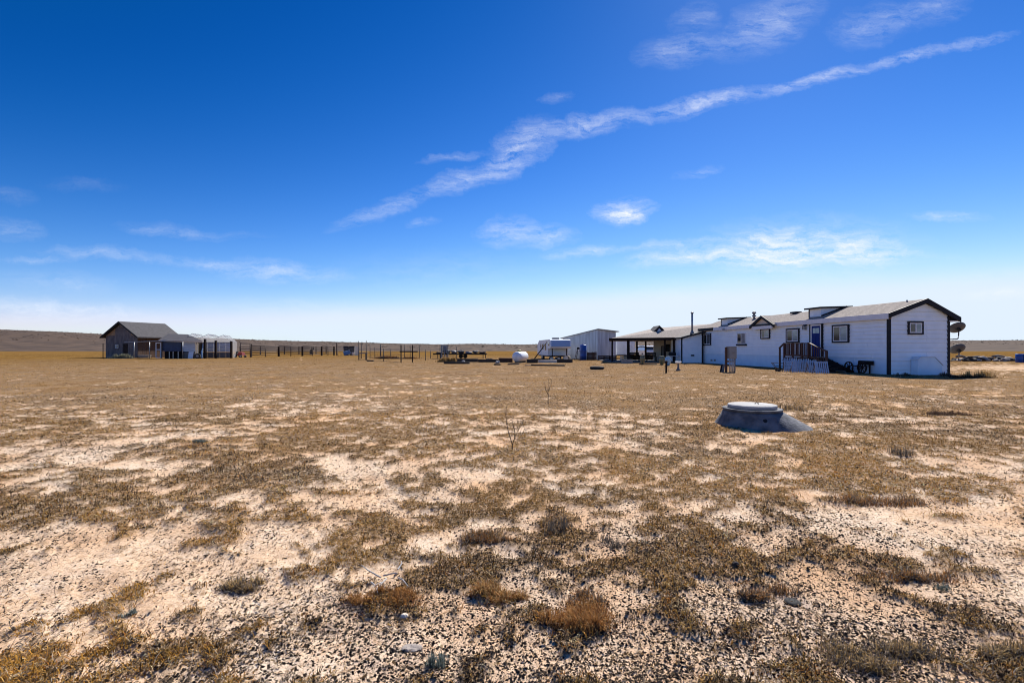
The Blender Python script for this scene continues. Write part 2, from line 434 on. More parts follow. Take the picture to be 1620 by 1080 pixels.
# ------------------------------------------------------------------ materials
M = dict(
    siding = mat('white_lap_siding', (.86,.93,.985), (.79,.87,.94), scale=2.2, rough=.65),
    skirt = mat('white_skirting', (.70,.85,.985), (.62,.77,.92), scale=1.4, rough=.6),
    trimdark = mat('charcoal_trim', (.012,.013,.019), (.018,.019,.026), scale=6, rough=.6, spec=.2),
    trimwhite = mat('white_trim', (.76,.77,.80), (.68,.69,.73), scale=3, rough=.5),
    shingle = mat('weathered_shingle', (.33,.275,.235), (.19,.155,.135), scale=7, rough=.9, bump=.5, bscale=22, stretch=(1,1,2)),
    shingledark = mat('dark_shingle', (.052,.048,.055), (.032,.030,.034), scale=3, rough=.85, bump=.4, bscale=15),
    navy = mat('navy_door_paint', (.008,.026,.17), (.010,.032,.20), scale=5, rough=.6, spec=.15),
    glassd = mat('dark_window_glass', (.012,.016,.02), (.03,.035,.04), scale=1.5, rough=.06, spec=.7),
    glassp = mat('pale_blind_behind_glass', (.30,.40,.43), (.16,.23,.26), scale=1.2, rough=.07, spec=.7, stretch=(1,1,4)),
    redwood = mat('stained_deck_wood', (.085,.032,.018), (.045,.018,.012), scale=9, rough=.7, bump=.2, stretch=(3,3,.5)),
    darkwood = mat('dark_post_wood', (.028,.018,.014), (.016,.011,.010), scale=9, rough=.9, spec=.15, bump=.2, stretch=(3,3,.6)),
    tie = mat('creosote_timber', (.030,.023,.019), (.055,.042,.033), scale=7, rough=.9, bump=.5),
    tierust = mat('rust_brown_timber', (.075,.035,.02), (.04,.022,.016), scale=5, rough=.9, bump=.4),
    greywood = mat('weathered_grey_wood', (.20,.175,.16), (.12,.105,.10), scale=4, rough=.9, bump=.4, stretch=(4,4,.6)),
    barnwood = mat('weathered_barn_plywood', (.20,.17,.16), (.11,.098,.10), scale=1.6, rough=.92, bump=.4, stretch=(2,2,.8), detail=8),
    barnred = mat('oiled_brown_board', (.10,.050,.026), (.055,.030,.018), scale=3, rough=.9, stretch=(3,3,.5)),
    tan = mat('tan_plywood', (.40,.26,.15), (.28,.18,.11), scale=3, rough=.85),
    cream = mat('cream_paint', (.72,.62,.48), (.62,.53,.42), scale=2, rough=.7),
    concrete = mat('cast_concrete', (.155,.16,.175), (.07,.074,.085), scale=5, rough=.92, bump=1.0, bscale=26, detail=9, lo=.38, hi=.62),
    concretepale = mat('pale_concrete_lid', (.40,.395,.385), (.30,.295,.29), scale=8, rough=.9, bump=.4, bscale=70),
    black = mat('black_void', (.008,.008,.009), (.012,.012,.013), scale=5, rough=.9),
    rubber = mat('old_tyre_rubber', (.022,.021,.021), (.045,.042,.04), scale=12, rough=.85, bump=.3),
    galv = mat('galvanised_sheet', (.52,.56,.62), (.34,.37,.42), scale=1.0, rough=.55, metal=.25, stretch=(3,3,.35), detail=7),
    galvpole = mat('galvanised_pipe', (.40,.41,.42), (.28,.29,.30), scale=6, rough=.45, metal=.5),
    steel = mat('dark_rusted_pipe', (.045,.032,.027), (.075,.045,.032), scale=8, rough=.8),
    tpost = mat('weathered_steel_post', (.06,.055,.05), (.10,.085,.07), scale=9, rough=.75),
    wire = mat('fence_wire', (.16,.14,.125), (.10,.085,.075), scale=8, rough=.7),
    tarp = mat('navy_tarp', (.012,.030,.085), (.020,.045,.12), scale=3, rough=.55, bump=.4, bscale=6),
    corrugate = mat('white_corrugated_sheet', (.60,.62,.66), (.44,.46,.50), scale=2, rough=.5, stretch=(.6,.6,6)),
    bluepaint = mat('bright_blue_plastic', (.020,.085,.36), (.014,.06,.27), scale=4, rough=.45),
    white = mat('white_enamel', (.76,.77,.78), (.66,.67,.69), scale=3, rough=.35, coat=.2),
    whitewood = mat('shade_toned_picket', (.42,.46,.53), (.32,.36,.43), scale=8, rough=.6),  # white pickets greyed towards blue, their shade put into the colour
    camper = mat('white_camper_panel', (.80,.82,.85), (.70,.72,.75), scale=1.2, rough=.45),
    carwhite = mat('white_car_paint', (.74,.75,.76), (.70,.71,.72), scale=1, rough=.25, coat=.6),
    red = mat('faded_red_paint', (.30,.025,.022), (.20,.02,.018), scale=6, rough=.5),
    taillight = mat('red_lamp_lens', (.25,.012,.01), (.2,.01,.01), scale=6, rough=.2),
    greybox = mat('grey_meter_enamel', (.25,.245,.245), (.20,.198,.20), scale=3, rough=.45),
    pvc = mat('grey_conduit', (.42,.42,.43), (.34,.34,.35), scale=4, rough=.5),
    olive = mat('olive_glaze', (.17,.165,.095), (.12,.12,.07), scale=5, rough=.4),
    blueglaze = mat('pale_blue_glaze', (.36,.55,.68), (.26,.44,.58), scale=5, rough=.3),
    dish = mat('dish_back_enamel', (.10,.10,.105), (.07,.07,.075), scale=4, rough=.6),
    rock = mat('field_rock', (.34,.29,.25), (.20,.17,.155), scale=5, rough=.95, bump=.6),
    scrap = mat('dark_scrap', (.05,.048,.05), (.10,.09,.085), scale=4, rough=.7),
    scrapgrey = mat('grey_scrap', (.28,.27,.27), (.18,.17,.17), scale=4, rough=.6),
    bark = mat('sapling_bark', (.055,.040,.032), (.085,.062,.05), scale=30, rough=.9),
    yellow = mat('yellow_cap', (.42,.36,.10), (.34,.28,.08), scale=4, rough=.6),
)
def translucent_sheet():
    m = bpy.data.materials.new('greenhouse_film'); m.use_nodes = True
    nt = m.node_tree; b = nt.nodes['Principled BSDF']
    b.inputs['Base Color'].default_value = (.72,.74,.76,1); b.inputs['Roughness'].default_value = .35
    geo = nt.nodes.new('ShaderNodeNewGeometry'); nz = nt.nodes.new('ShaderNodeTexNoise'); nz.inputs['Scale'].default_value = 2.0
    nt.links.new(geo.outputs['Position'], nz.inputs['Vector'])
    cr = nt.nodes.new('ShaderNodeMapRange'); cr.inputs['To Min'].default_value = .5; cr.inputs['To Max'].default_value = .85
    nt.links.new(nz.outputs['Fac'], cr.inputs['Value'])
    cc = nt.nodes.new('ShaderNodeCombineColor')
    for k in range(3): nt.links.new(cr.outputs[0], cc.inputs[k])
    nt.links.new(cc.outputs[0], b.inputs['Base Color'])
    tr = nt.nodes.new('ShaderNodeBsdfTranslucent'); tr.inputs['Color'].default_value = (.80,.83,.86,1)
    tp = nt.nodes.new('ShaderNodeBsdfTransparent')
    m1 = nt.nodes.new('ShaderNodeMixShader'); m1.inputs[0].default_value = .5
    m2 = nt.nodes.new('ShaderNodeMixShader'); m2.inputs[0].default_value = .58
    nt.links.new(b.outputs[0], m1.inputs[1]); nt.links.new(tr.outputs[0], m1.inputs[2])
    nt.links.new(m1.outputs[0], m2.inputs[1]); nt.links.new(tp.outputs[0], m2.inputs[2])
    nt.links.new(m2.outputs[0], nt.nodes['Material Output'].inputs['Surface'])
    return m
M['film'] = translucent_sheet()

# ------------------------------------------------------------------ the long white house
# house frame: origin at the near corner, +x across the gable end, +y away along the facade
HX, HD, HROT = gx(1406, 27.0), 27.0, R(5.4)
HW, HL = 3.66, 22.0
EAVE, RIDGEZ, RIDGEX = 3.36, 4.13, 2.15
house = thing('white_house', 'long low white ranch house with charcoal trim and grey shingled roof', 'house', (HX, HD, 0), HROT)
def hdepth(px, x=0.0):                                     # photo column -> y along the facade plane offset by x
    t = (px-810)/FOC; c, s = math.cos(HROT), math.sin(HROT)
    # world = (HX + x c - y s, HD + x s + y c)
    return (HX+x*c-t*(HD+x*s))/(t*c+s)
def hz_at(px, py, x=0.0):
    y = hdepth(px, x); d = HD+x*math.sin(HROT)+y*math.cos(HROT); return gz(py, d)

w = MB()
w.hexa([(0.03,0.03,0),(HW-.03,0.03,0),(HW-.03,HL,0),(.03,HL,0)], [(.03,.03,EAVE),(HW-.03,.03,EAVE),(HW-.03,HL,EAVE),(.03,HL,EAVE)])
w.extrude([(.03,.03,EAVE),(HW-.03,.03,EAVE),(RIDGEX,.03,RIDGEZ-.12)], (0,HL-.03,0))
w.build('wall', M['siding'], house)
SK = .92
# skirting panels
def unit_board(name, t0, t1, m):                           # unit length along y, unit height, faces -x; lower edge proud
    b = MB(); b.hexa([(-t0,0,0),(0.02,0,0),(0.02,1,0),(-t0,1,0)], [(-t1,0,1),(0.02,0,1),(0.02,1,1),(-t1,1,1)])
    return b.mesh(name, m)
def put(name, me, loc, scale, rz=0.0, parent=house):
    o = bpy.data.objects.new(name, me); COL.objects.link(o); o.parent = parent
    o.location = loc; o.scale = scale; o.rotation_euler = (0,0,rz); return o
skm = unit_board('skirting_panel', .012, .012, M['skirt'])
y = .04
while y < HL-.2:
    ln = min(2.44, HL-y); put('skirting_panel', skm, (0.02, y, 0), (1, ln-.012, SK)); y += ln
sbm = unit_board('siding_board', .05, .016, M['siding'])
rows = 11; rh = (EAVE-SK)/rows
for k in range(rows):
    y = .04; first = True
    while y < HL-.2:
        ln = 3.66 if not first else 3.66*((k*.37) % 1*.7+.3)
        first = False
        ln = min(ln, HL-y); put('siding_board', sbm, (0.02, y, SK+k*rh), (1, ln-.012, rh-.022)); y += ln
# gable end boards
def gx0(z): return .02 if z <= EAVE else .02+(z-EAVE)/(RIDGEZ-.1-EAVE)*(RIDGEX-.02)
def gx1(z): return HW-.02 if z <= EAVE else HW-.02-(z-EAVE)/(RIDGEZ-.1-EAVE)*(HW-.02-RIDGEX)
z = 0.02
while z < RIDGEZ-.2:
    z1 = min(z+.25, RIDGEZ-.14)
    cuts = [(0,1)] if z > 2.9 or int(z*10) % 3 == 0 else [(0,.63),(.634,1)]
    for (c0, c1) in cuts:
        a0, a1, b0, b1 = gx0(z), gx1(z), gx0(z1), gx1(z1)
        f = lambda p, q, t: p+(q-p)*t
        b = MB(); b.hexa([(f(a0,a1,c0),-.035,z),(f(a0,a1,c1),-.035,z),(f(a0,a1,c1),.04,z),(f(a0,a1,c0),.04,z)],
                         [(f(b0,b1,c0),-.006,z1-.022),(f(b0,b1,c1),-.006,z1-.022),(f(b0,b1,c1),.04,z1-.022),(f(b0,b1,c0),.04,z1-.022)])
        b.build('gable_board', M['siding'], house)
    z = z1
# corner boards
for (x, y, dx, dy) in ((-.05,-.055,.14,.14), (HW-.09,-.055,.14,.14)):
    MB().box(x, x+dx, y, y+dy, 0, EAVE+.02).build('corner_board', M['trimdark'], house)
MB().box(-.05, .06, HL-.06, HL+.04, 0, EAVE).build('corner_board', M['trimdark'], house)
# roof: two thick slopes
OV, LV, RV = .18, .16, .52
sl = (RIDGEZ-EAVE)/(RIDGEX); sr = (RIDGEZ-EAVE)/(HW-RIDGEX)
zl = RIDGEZ-sl*(RIDGEX+LV)+.1; zr = RIDGEZ-sr*(HW-RIDGEX+RV)+.1; zp = RIDGEZ+.1; TH = .09
rf = MB()
rf.hexa([(-LV,-OV,zl-TH),(RIDGEX,-OV,zp-TH),(RIDGEX,HL,zp-TH),(-LV,HL,zl-TH)], [(-LV,-OV,zl),(RIDGEX,-OV,zp),(RIDGEX,HL,zp),(-LV,HL,zl)])
rf.hexa([(RIDGEX,-OV,zp-TH),(HW+RV,-OV,zr-TH),(HW+RV,HL,zr-TH),(RIDGEX,HL,zp-TH)], [(RIDGEX,-OV,zp),(HW+RV,-OV,zr),(HW+RV,HL,zr),(RIDGEX,HL,zp)])
roof = rf.build('roof', M['shingle'], house)
# shingle courses on the near slope, stepped
cm = MB(); nrow = 12
for k in range(nrow):
    x0 = -LV+(RIDGEX+LV)*k/nrow; x1 = -LV+(RIDGEX+LV)*(k+1)/nrow
    za = zl+(zp-zl)*k/nrow; zb = zl+(zp-zl)*(k+1)/nrow
    cm.hexa([(x0,-OV+.01,za),(x1,-OV+.01,zb-.002),(x1,HL-.01,zb-.002),(x0,HL-.01,za)], [(x0,-OV+.01,za+.022),(x1,-OV+.01,zb+.006),(x1,HL-.01,zb+.006),(x0,HL-.01,za+.022)])
cm.build('shingle_courses', M['shingle'], roof)['kind'] = 'stuff'
# barge boards (dark) and eave fascia (white)
for (xa, za, xb, zb) in ((-LV-.02, zl+.02, RIDGEX, zp+.03), (HW+RV+.02, zr+.02, RIDGEX, zp+.03)):
    b = MB(); b.extrude([(xa,-OV-.06,za),(xb,-OV-.06,zb),(xb,-OV-.06,zb-.27),(xa,-OV-.06,za-.27)], (0,.055,0)); b.build('barge_board', M['trimdark'], house)
MB().box(-LV-.045, -LV-.003, -OV, HL-3.1, zl-.30, zl+.012).build('fascia', M['trimwhite'], house)
MB().box(-LV-.045, -LV-.003, HL-3.1, HL, zl-.22, zl+.02).build('fascia', M['trimdark'], house)
MB().box(-LV, .03, -OV+.02, HL-.02, zl-.29, zl-.255).build('soffit', M['tan'], house)
MB().box(HW-.02, HW+RV, -OV+.02, HL-.02, zr-.20, zr-.165).build('soffit', M['trimwhite'], house)
MB().box(HW+RV, HW+RV+.03, -OV, HL, zr-.22, zr+.0).build('fascia', M['trimdark'], house)

# windows. local: faces -y, origin bottom centre
def window(w, h, loc, rz, parent, frame=M['trimdark'], fw=.085, left=M['glassd'], right=M['glassp'], sill_only=False):
    o = MB()
    if sill_only:
        o.box(-w/2-.12, w/2+.12, -.10, .02, -.14, 0)
    else:
        o.box(-w/2-fw, w/2+fw, -.075, .02, -fw, 0); o.box(-w/2-fw, w/2+fw, -.075, .02, h, h+fw)
        o.box(-w/2-fw, -w/2, -.072, .02, 0, h); o.box(w/2, w/2+fw, -.072, .02, 0, h)
    win = o.build('window', frame, parent); win.location = loc; win.rotation_euler = (0,0,rz)
    s = MB(); t = .06
    s.box(-w/2+.002, w/2-.002, -.06, .02, 0.002, t); s.box(-w/2+.002, w/2-.002, -.06, .02, h-t, h-.002)
    s.box(-w/2+.002, -w/2+t, -.058, .02, t, h-t); s.box(w/2-t, w/2-.002, -.058, .02, t, h-t); s.box(-t/2, t/2, -.064, .02, t, h-t)
    s.build('sash', M['trimwhite'], win)
    MB().box(-w/2+t, -t/2, -.048, .01, t, h-t).build('pane', left, win)
    MB().box(t/2, w/2-t, -.052, .01, t, h-t).build('pane', right, win)
    return win
def facade_window(pl, pr, pt_, pb, **kw):
    y0, y1 = hdepth(pr), hdepth(pl); pm = (pl+pr)/2
    zt, zb = hz_at(pm, pt_), hz_at(pm, pb)
    fw = .085 if not kw.get('sill_only') else 0
    return window(y1-y0-2*fw, zt-zb-2*fw, (-.03, (y0+y1)/2, zb+fw), R(-90), house, **kw)
facade_window(1113.5,1125.5,527,546, right=M['glassd'])
facade_window(1167.5,1180.5,526.5,544, sill_only=True, right=M['scrapgrey'])
facade_window(1204.5,1219,520,536)
facade_window(1245,1265.5,519.5,542)
facade_window(1318,1344.5,513.5,542)
xw0, xw1 = (1437.5-1406)/28.33, (1464-1406)/28.33
window(xw1-xw0-.17, (529-508)/28.33-.17, ((xw0+xw1)/2, -.02, gz(529, 27)+.085), 0, house)

# entrance door
y0, y1 = hdepth(1299.5), hdepth(1286.0); dz0 = .90; dz1 = hz_at(1292, 515.5)
ym = (y0+y1)/2; dw = y1-y0; dh = dz1-dz0
dframe = MB(); dframe.box(-dw/2-.20, -dw/2-.10, -.09, .02, 0, dh+.2); dframe.box(dw/2+.10, dw/2+.20, -.09, .02, 0, dh+.2); dframe.box(-dw/2-.1, dw/2+.1, -.088, .02, dh+.10, dh+.2)
door = MB().box(-dw/2, dw/2, -.05, .02, 0, dh).build('door', M['navy'], house); door.location = (-.03, ym, dz0); door.rotation_euler = (0,0,R(-90))
dframe.build('door_trim', M['trimdark'], door)
jm = MB(); jm.box(-dw/2-.1, -dw/2-.002, -.075, .02, 0, dh+.1); jm.box(dw/2+.002, dw/2+.1, -.075, .02, 0, dh+.1); jm.box(-dw/2, dw/2, -.073, .02, dh+.002, dh+.1); jm.build('door_jamb', M['trimwhite'], door)
for k in (-1, 1):
    MB().box(k*dw*.20-.17*dw, k*dw*.20+.17*dw, -.058, 0, dh*.76, dh*.93).build('door_pane', mat('door_glass%d' % k, (.36,.52,.56), (.28,.42,.46), rough=.1), door)
for (a, b, c, d) in ((-.38,-.05,.08,.68),(.05,.38,.08,.68)):
    MB().box(a*dw, b*dw, -.062, 0, c*dh, d*dh).build('door_panel', M['navy'], door)
kn = MB(); kn.tube([(-dw*.42,-.05,dh*.46),(-dw*.42,-.12,dh*.46)], [.02,.035], 8); kn.build('door_handle', M['galvpole'], door)
# wall lantern by the door
yl = hdepth(1275.5); zlmp = hz_at(1275.5, 521)
ln_ = MB(); ln_.box(-.02, .02, -.1, .1, .28, .36); ln_.hexa([(-.20,-.09,.24),(-.02,-.09,.24),(-.02,.09,.24),(-.20,.09,.24)], [(-.14,-.03,.36),(-.08,-.03,.36),(-.08,.03,.36),(-.14,.03,.36)])
for sx in (-.19,-.04):
    for sy in (-.075,.075): ln_.box(sx-.012, sx+.012, sy-.012, sy+.012, 0, .24)
ln_.box(-.2,-.02,-.09,.09,-.02,.0)
lant = ln_.build('wall_lantern', M['trimdark'], house); lant.location = (-.04, yl, zlmp)
MB().box(-.17,-.06,-.06,.06,.0,.2).build('lantern_glass', mat('lantern_frosted', (.6,.6,.58), rough=.2), lant)
# small vents near the ground
for (px, py) in ((1126, 569.5), (1131, 569.5)):
    b = MB().box(-.05,.0,-.14,.14,-.08,.08).build('wall_vent', M['greybox'], house); b.location = (-.0, hdepth(px), hz_at(px, py))
fl = MB().box(-.25,-.02,-.12,.12,-.1,.1).build('floodlight', M['pvc'], house); fl.location = (-.1, hdepth(1149), hz_at(1149, 521))

# two clerestory dormers with flat dark roofs
def dormer(pa, pb):
    y0, y1 = hdepth(pb, .42), hdepth(pa, .42)
    x0, x1 = .42, RIDGEX+.2
    def rz(x): return zl+(zp-zl)*(x+LV)/(RIDGEX+LV)
    b = MB(); b.hexa([(x0,y0,rz(x0)-.05),(x1,y0,rz(x1)-.25),(x1,y1,rz(x1)-.25),(x0,y1,rz(x0)-.05)], [(x0,y0,zp-.06),(x1,y0,zp+.0),(x1,y1,zp+.0),(x0,y1,zp-.06)])
    d = b.build('dormer', M['siding'], house)
    MB().hexa([(x0-.22,y0-.22,zp-.075),(x1+.2,y0-.22,zp+.02),(x1+.2,y1+.22,zp+.02),(x0-.22,y1+.22,zp-.075)],
              [(x0-.22,y0-.22,zp+.03),(x1+.2,y0-.22,zp+.11),(x1+.2,y1+.22,zp+.11),(x0-.22,y1+.22,zp+.03)]).build('dormer_roof', M['trimdark'], d)
    MB().extrude([(x0,y0-.012,rz(x0)+.02),(x1-.1,y0-.012,rz(x1-.1)+.02),(x1-.1,y0-.012,rz(x1-.1)+.10),(x0,y0-.012,rz(x0)+.10)], (0,-.03,0)).build('flashing', M['trimdark'], d)
    MB().box(x0-.03,x0-.004,y1-.06,y1+.02,rz(x0),zp-.08).build('dormer_trim', M['trimdark'], d)
dormer(1280, 1299); dormer(1141, 1151)
# small gable set into the eave
ya, yb = hdepth(1226, -.3), hdepth(1188.5, -.3); ymid = (ya+yb)/2
ga = zl-.12; gp = hz_at(1206, 499, -.3)
g = MB(); g.extrude([(-.30,ya+.25,ga),(-.30,yb-.25,ga),(-.30,ymid,gp-.18)], (1.2,0,0)); gab = g.build('small_gable', M['cream'], house)
for (p, q) in ((ya-.05, ymid), (yb+.05, ymid)):
    MB().extrude([(-.46,p,ga-.02),(-.46,q,gp),(-.46,q,gp-.2),(-.46,p,ga-.24)], (.1,0,0)).build('gable_barge', M['trimdark'], gab)
    MB().extrude([(-.36,p,ga),(-.36,q,gp+.0),(-.36,q,gp-.08),(-.36,p,ga-.08)], (2.0,0,0)).build('gable_roof', M['shingle'], gab)
MB().box(-.42,-.30,ya+.2,yb-.2,ga-.06,ga+.06).build('gable_cross_board', M['trimdark'], gab)
MB().box(-.40,-.30,ya+.25,yb-.25,ga-.32,ga-.07).build('gable_fascia', M['trimwhite'], gab)
# roof vents
def roof_pipe(x, y, h, r, m, cap=True, name='roof_vent'):
    zz = zl+(zp-zl)*(min(x, RIDGEX)+LV)/(RIDGEX+LV)
    b = MB(); b.tube([(0,0,-.1),(0,0,h)], r, 10)
    if cap: b.lathe([(r*1.2,h-.12),(r*1.9,h-.1),(r*1.9,h+.02),(r*.6,h+.1)], 12); b.lathe([(r*1.9,h*.35),(r*1.9,h*.55)], 12)
    o = b.build(name, m, house); o.location = (x, y, zz); return o
roof_pipe(1.6, hdepth(1193, 1.6), .55, .09, M['greybox'])
roof_pipe(1.9, .8, .12, .04, M['greybox'], cap=False)
b = MB().box(-.25,.25,-.35,.35,0,.12).build('roof_vent', M['trimdark'], house); b.location = (1.95, hdepth(1259, 1.95), zp-.06)

# white lean-to hatch box on the gable wall
hatch = thing('hatch_box', 'low white sloped box standing against the gable end wall of the house', 'box', (HX, HD, 0), HROT)
a0, a1 = (1443-1406)/28.33, (1484-1406)/28.33
b = MB(); b.extrude([(a0,-.06,0),(a1,-.06,0),(a1,-.06,.55),(a1-.45,-.06,.97),(a0+.15,-.06,.97),(a0,-.06,.85)], (0,-.42,0)); b.build('box_body', M['skirt'], hatch)
b = MB(); b.extrude([(a0-.03,-.05,.852),(a0+.14,-.05,1.0),(a1-.44,-.05,1.0),(a1+.04,-.05,.57),(a1+.04,-.05,.53),(a1-.45,-.05,.972),(a0+.15,-.05,.972),(a0-.03,-.05,.83)], (0,-.47,0)); b.build('lid', M['trimwhite'], hatch)

# ------------------------------------------------------------------ entrance deck and steps
deck = thing('entrance_deck', 'dark red-brown wooden deck with baluster railing at the navy front door', 'deck', (HX, HD, 0), HROT)
DX0, DX1 = -1.5, -.07
DY1 = hdepth(1239, DX0); DY0 = hdepth(1268, DX0)
DZ = .86
nb = 10
for k in range(nb):
    x0 = DX0+(DX1-DX0)*k/nb; MB().box(x0, x0+(DX1-DX0)/nb-.012, DY0-.6, DY1, DZ-.04, DZ).build('deck_board', M['redwood'], deck)
jb = MB(); jb.box(DX0, DX1, DY0-.6, DY0-.56, DZ-.24, DZ-.045); jb.box(DX0, DX1, DY1-.04, DY1, DZ-.24, DZ-.045); jb.box(DX0, DX0+.04, DY0-.55, DY1-.05, DZ-.24, DZ-.045)
jb.build('rim_joist', M['darkwood'], deck)
RT = hz_at(1250, 543, DX0)
def rail_run(p, q, n, skip=False):
    (x0, y0, z0), (x1, y1, z1) = p, q; h = RT-DZ
    MB().bar((x0,y0,z0+h), (x1,y1,z1+h), .14, .05).build('handrail', M['redwood'], deck)
    MB().bar((x0,y0,z0+.12), (x1,y1,z1+.12), .045, .09).build('bottom_rail', M['redwood'], deck)
    for k in range(n):
        t = (k+.5)/n; x = x0+(x1-x0)*t; yy = y0+(y1-y0)*t; zz = z0+(z1-z0)*t
        MB().box(x-.02, x+.02, yy-.02, yy+.02, zz+.08, zz+h-.03).build('baluster', M['redwood'], deck)
pts_posts = [(DX0+.05, DY1-.05, DZ), (DX0+.05, DY0, DZ), (DX0+.05, DY0-.58, DZ), (DX1-.1, DY1-.05, DZ), (DX0+.05, (DY0+DY1)/2, DZ)]
for (x, yy, zz) in pts_posts:
    MB().box(x-.05, x+.05, yy-.05, yy+.05, 0, RT+.04).build('post', M['redwood'], deck)
rail_run((DX0+.05, DY1-.05, DZ), (DX0+.05, DY0, DZ), 14)
rail_run((DX1-.1, DY1-.05, DZ), (DX0+.05, DY1-.05, DZ), 9)
rail_run((DX0+.05, DY0, DZ), (DX0+.05, DY0-.58, DZ), 4)
SY = DY0-.6; ns = 5; run = .42
for k in range(ns):
    zt = DZ-(k+1)*DZ/(ns+1)
    MB().box(DX0+.15, DX1-.02, SY-(k+1)*run+.01, SY-k*run-.01, zt-.05, zt).build('stair_tread', M['darkwood'], deck)
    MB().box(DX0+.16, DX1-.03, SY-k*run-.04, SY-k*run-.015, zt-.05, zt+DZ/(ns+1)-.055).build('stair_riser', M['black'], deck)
for x in (DX0+.15, DX1-.08):
    b = MB(); b.extrude([(x,SY,DZ-.04),(x,SY-ns*run,.08),(x,SY-ns*run,0),(x,SY-ns*run+.3,0),(x,SY,DZ-.45)], (.05,0,0)); b.build('stringer', M['darkwood'], deck)
rail_run((DX0+.1, SY, DZ), (DX0+.1, SY-3.6*run, DZ-3.6*DZ/(ns+1)), 8)
x, yy = DX0+.1, SY-3.6*run; MB().box(x-.05,x+.05,yy-.05,yy+.05,0,RT-DZ+(DZ-3.6*DZ/(ns+1))+.03).build('post', M['redwood'], deck)
# far steps on the other side, only their newel and short rail show
MB().box(DX0-.0, DX0+.09, DY1+.38, DY1+.47, 0, 1.5).build('post', M['redwood'], deck)
MB().bar((DX0+.05, DY1, RT-.02), (DX0+.05, DY1+.48, 1.48), .12, .05).build('handrail', M['redwood'], deck)
for k in range(3):
    MB().box(DX0+.1, DX1-.02, DY1+.02+k*.3, DY1+.30+k*.3, DZ-.22*(k+1)-.04, DZ-.22*(k+1)).build('stair_tread', M['darkwood'], deck)

# ------------------------------------------------------------------ white picket panels leaning on the deck
def picket_panel(px0, px1, pyb, lean, label, n, h=1.15, twist=0.0):
    d = gd(pyb); x0, x1 = gx(px0, d), gx(px1, d); W = x1-x0
    t = thing('picket_panel', label, 'fence panel', (x0, d, .01), twist, 'white picket panels leaning beside the steps')
    ca, sa = math.cos(lean), math.sin(lean)
    def P(x, s, o): return (x+s*.32, s*ca-o*sa, s*sa+o*ca)  # pickets rake to the right
    wv = W/n*.55
    for k in range(n):
        x = W*(k+.5)/n; hh = h+rnd.uniform(-.02,.02)
        b = MB(); pr = [(x-wv/2,0),(x+wv/2,0),(x+wv/2,hh-.06),(x,hh),(x-wv/2,hh-.06)]
        q = [Vector(P(a, s, .03)) for a, s in pr]; r0 = [Vector(P(a, s, .052)) for a, s in pr]
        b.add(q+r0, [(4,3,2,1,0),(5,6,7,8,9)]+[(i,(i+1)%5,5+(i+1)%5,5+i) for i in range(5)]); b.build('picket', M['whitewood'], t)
    for xq in (.12*W, .88*W): MB().bar(P(xq, .82, -.02), (xq+.26, 1.25*ca, .0), .04).build('brace', M['greywood'], t)
    for s in (.2, .85):
        b = MB(); c = [P(0,s-.04,0),P(W,s-.04,0),P(W,s+.04,0),P(0,s+.04,0)]; e = [P(0,s-.04,.028),P(W,s-.04,.028),P(W,s+.04,.028),P(0,s+.04,.028)]
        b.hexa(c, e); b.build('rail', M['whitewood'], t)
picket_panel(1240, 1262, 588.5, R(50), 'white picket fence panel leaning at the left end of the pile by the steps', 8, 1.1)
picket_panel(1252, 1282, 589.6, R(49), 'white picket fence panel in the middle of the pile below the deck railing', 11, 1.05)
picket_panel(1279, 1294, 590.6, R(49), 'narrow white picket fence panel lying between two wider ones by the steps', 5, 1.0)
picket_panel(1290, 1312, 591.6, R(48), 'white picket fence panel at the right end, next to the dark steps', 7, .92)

# ------------------------------------------------------------------ wagon wheel bench against the facade
bx = -.55
by0, by1 = hdepth(1371, bx), hdepth(1336, bx)
bench = thing('wagon_bench', 'dark bench with two spoked wagon wheels beside the steps of the white house', 'bench', (HX, HD, 0), HROT)
def wheel(y, zc, r):
    o = MB(); n = 20
    vs = []; fs = []
    for k in range(n):
        t = 2*math.pi*k/n; c, s = math.cos(t), math.sin(t)
        for (rr_, xx) in ((r, -.03), (r, .03), (r-.06, .03), (r-.06, -.03)): vs.append((xx, c*rr_, s*rr_))
    for k in range(n):
        for q in range(4): fs.append((k*4+q, k*4+(q+1)%4, ((k+1)%n)*4+(q+1)%4, ((k+1)%n)*4+q))
    o.add(vs, fs); wh = o.build('wheel', M['darkwood'], bench); wh.location = (bx, y, zc)
    hub = MB(); hub.tube([(-.07,0,0),(.07,0,0)], .055, 10); hub.build('hub', M['darkwood'], wh)
    for k in range(8):
        t = 2*math.pi*k/8+.2; MB().bar((0, math.cos(t)*.04, math.sin(t)*.04), (0, math.cos(t)*(r-.05), math.sin(t)*(r-.05)), .035).build('spoke', M['darkwood'], wh)
wheel(by1-.33, .34, .34); wheel(by0+.33, .34, .34)
for k in range(3): MB().box(bx+.02+k*.14, bx+.15+k*.14, by0+.2, by1-.2, .40, .44).build('seat_slat', M['darkwood'], bench)
MB().box(bx+.44, bx+.49, by0+.05, by1-.55, .50, .74).build('backrest', M['darkwood'], bench)
for yy in (by0+.25, by1-.6): MB().box(bx+.42, bx+.47, yy, yy+.07, 0, .72).build('back_post', M['darkwood'], bench)

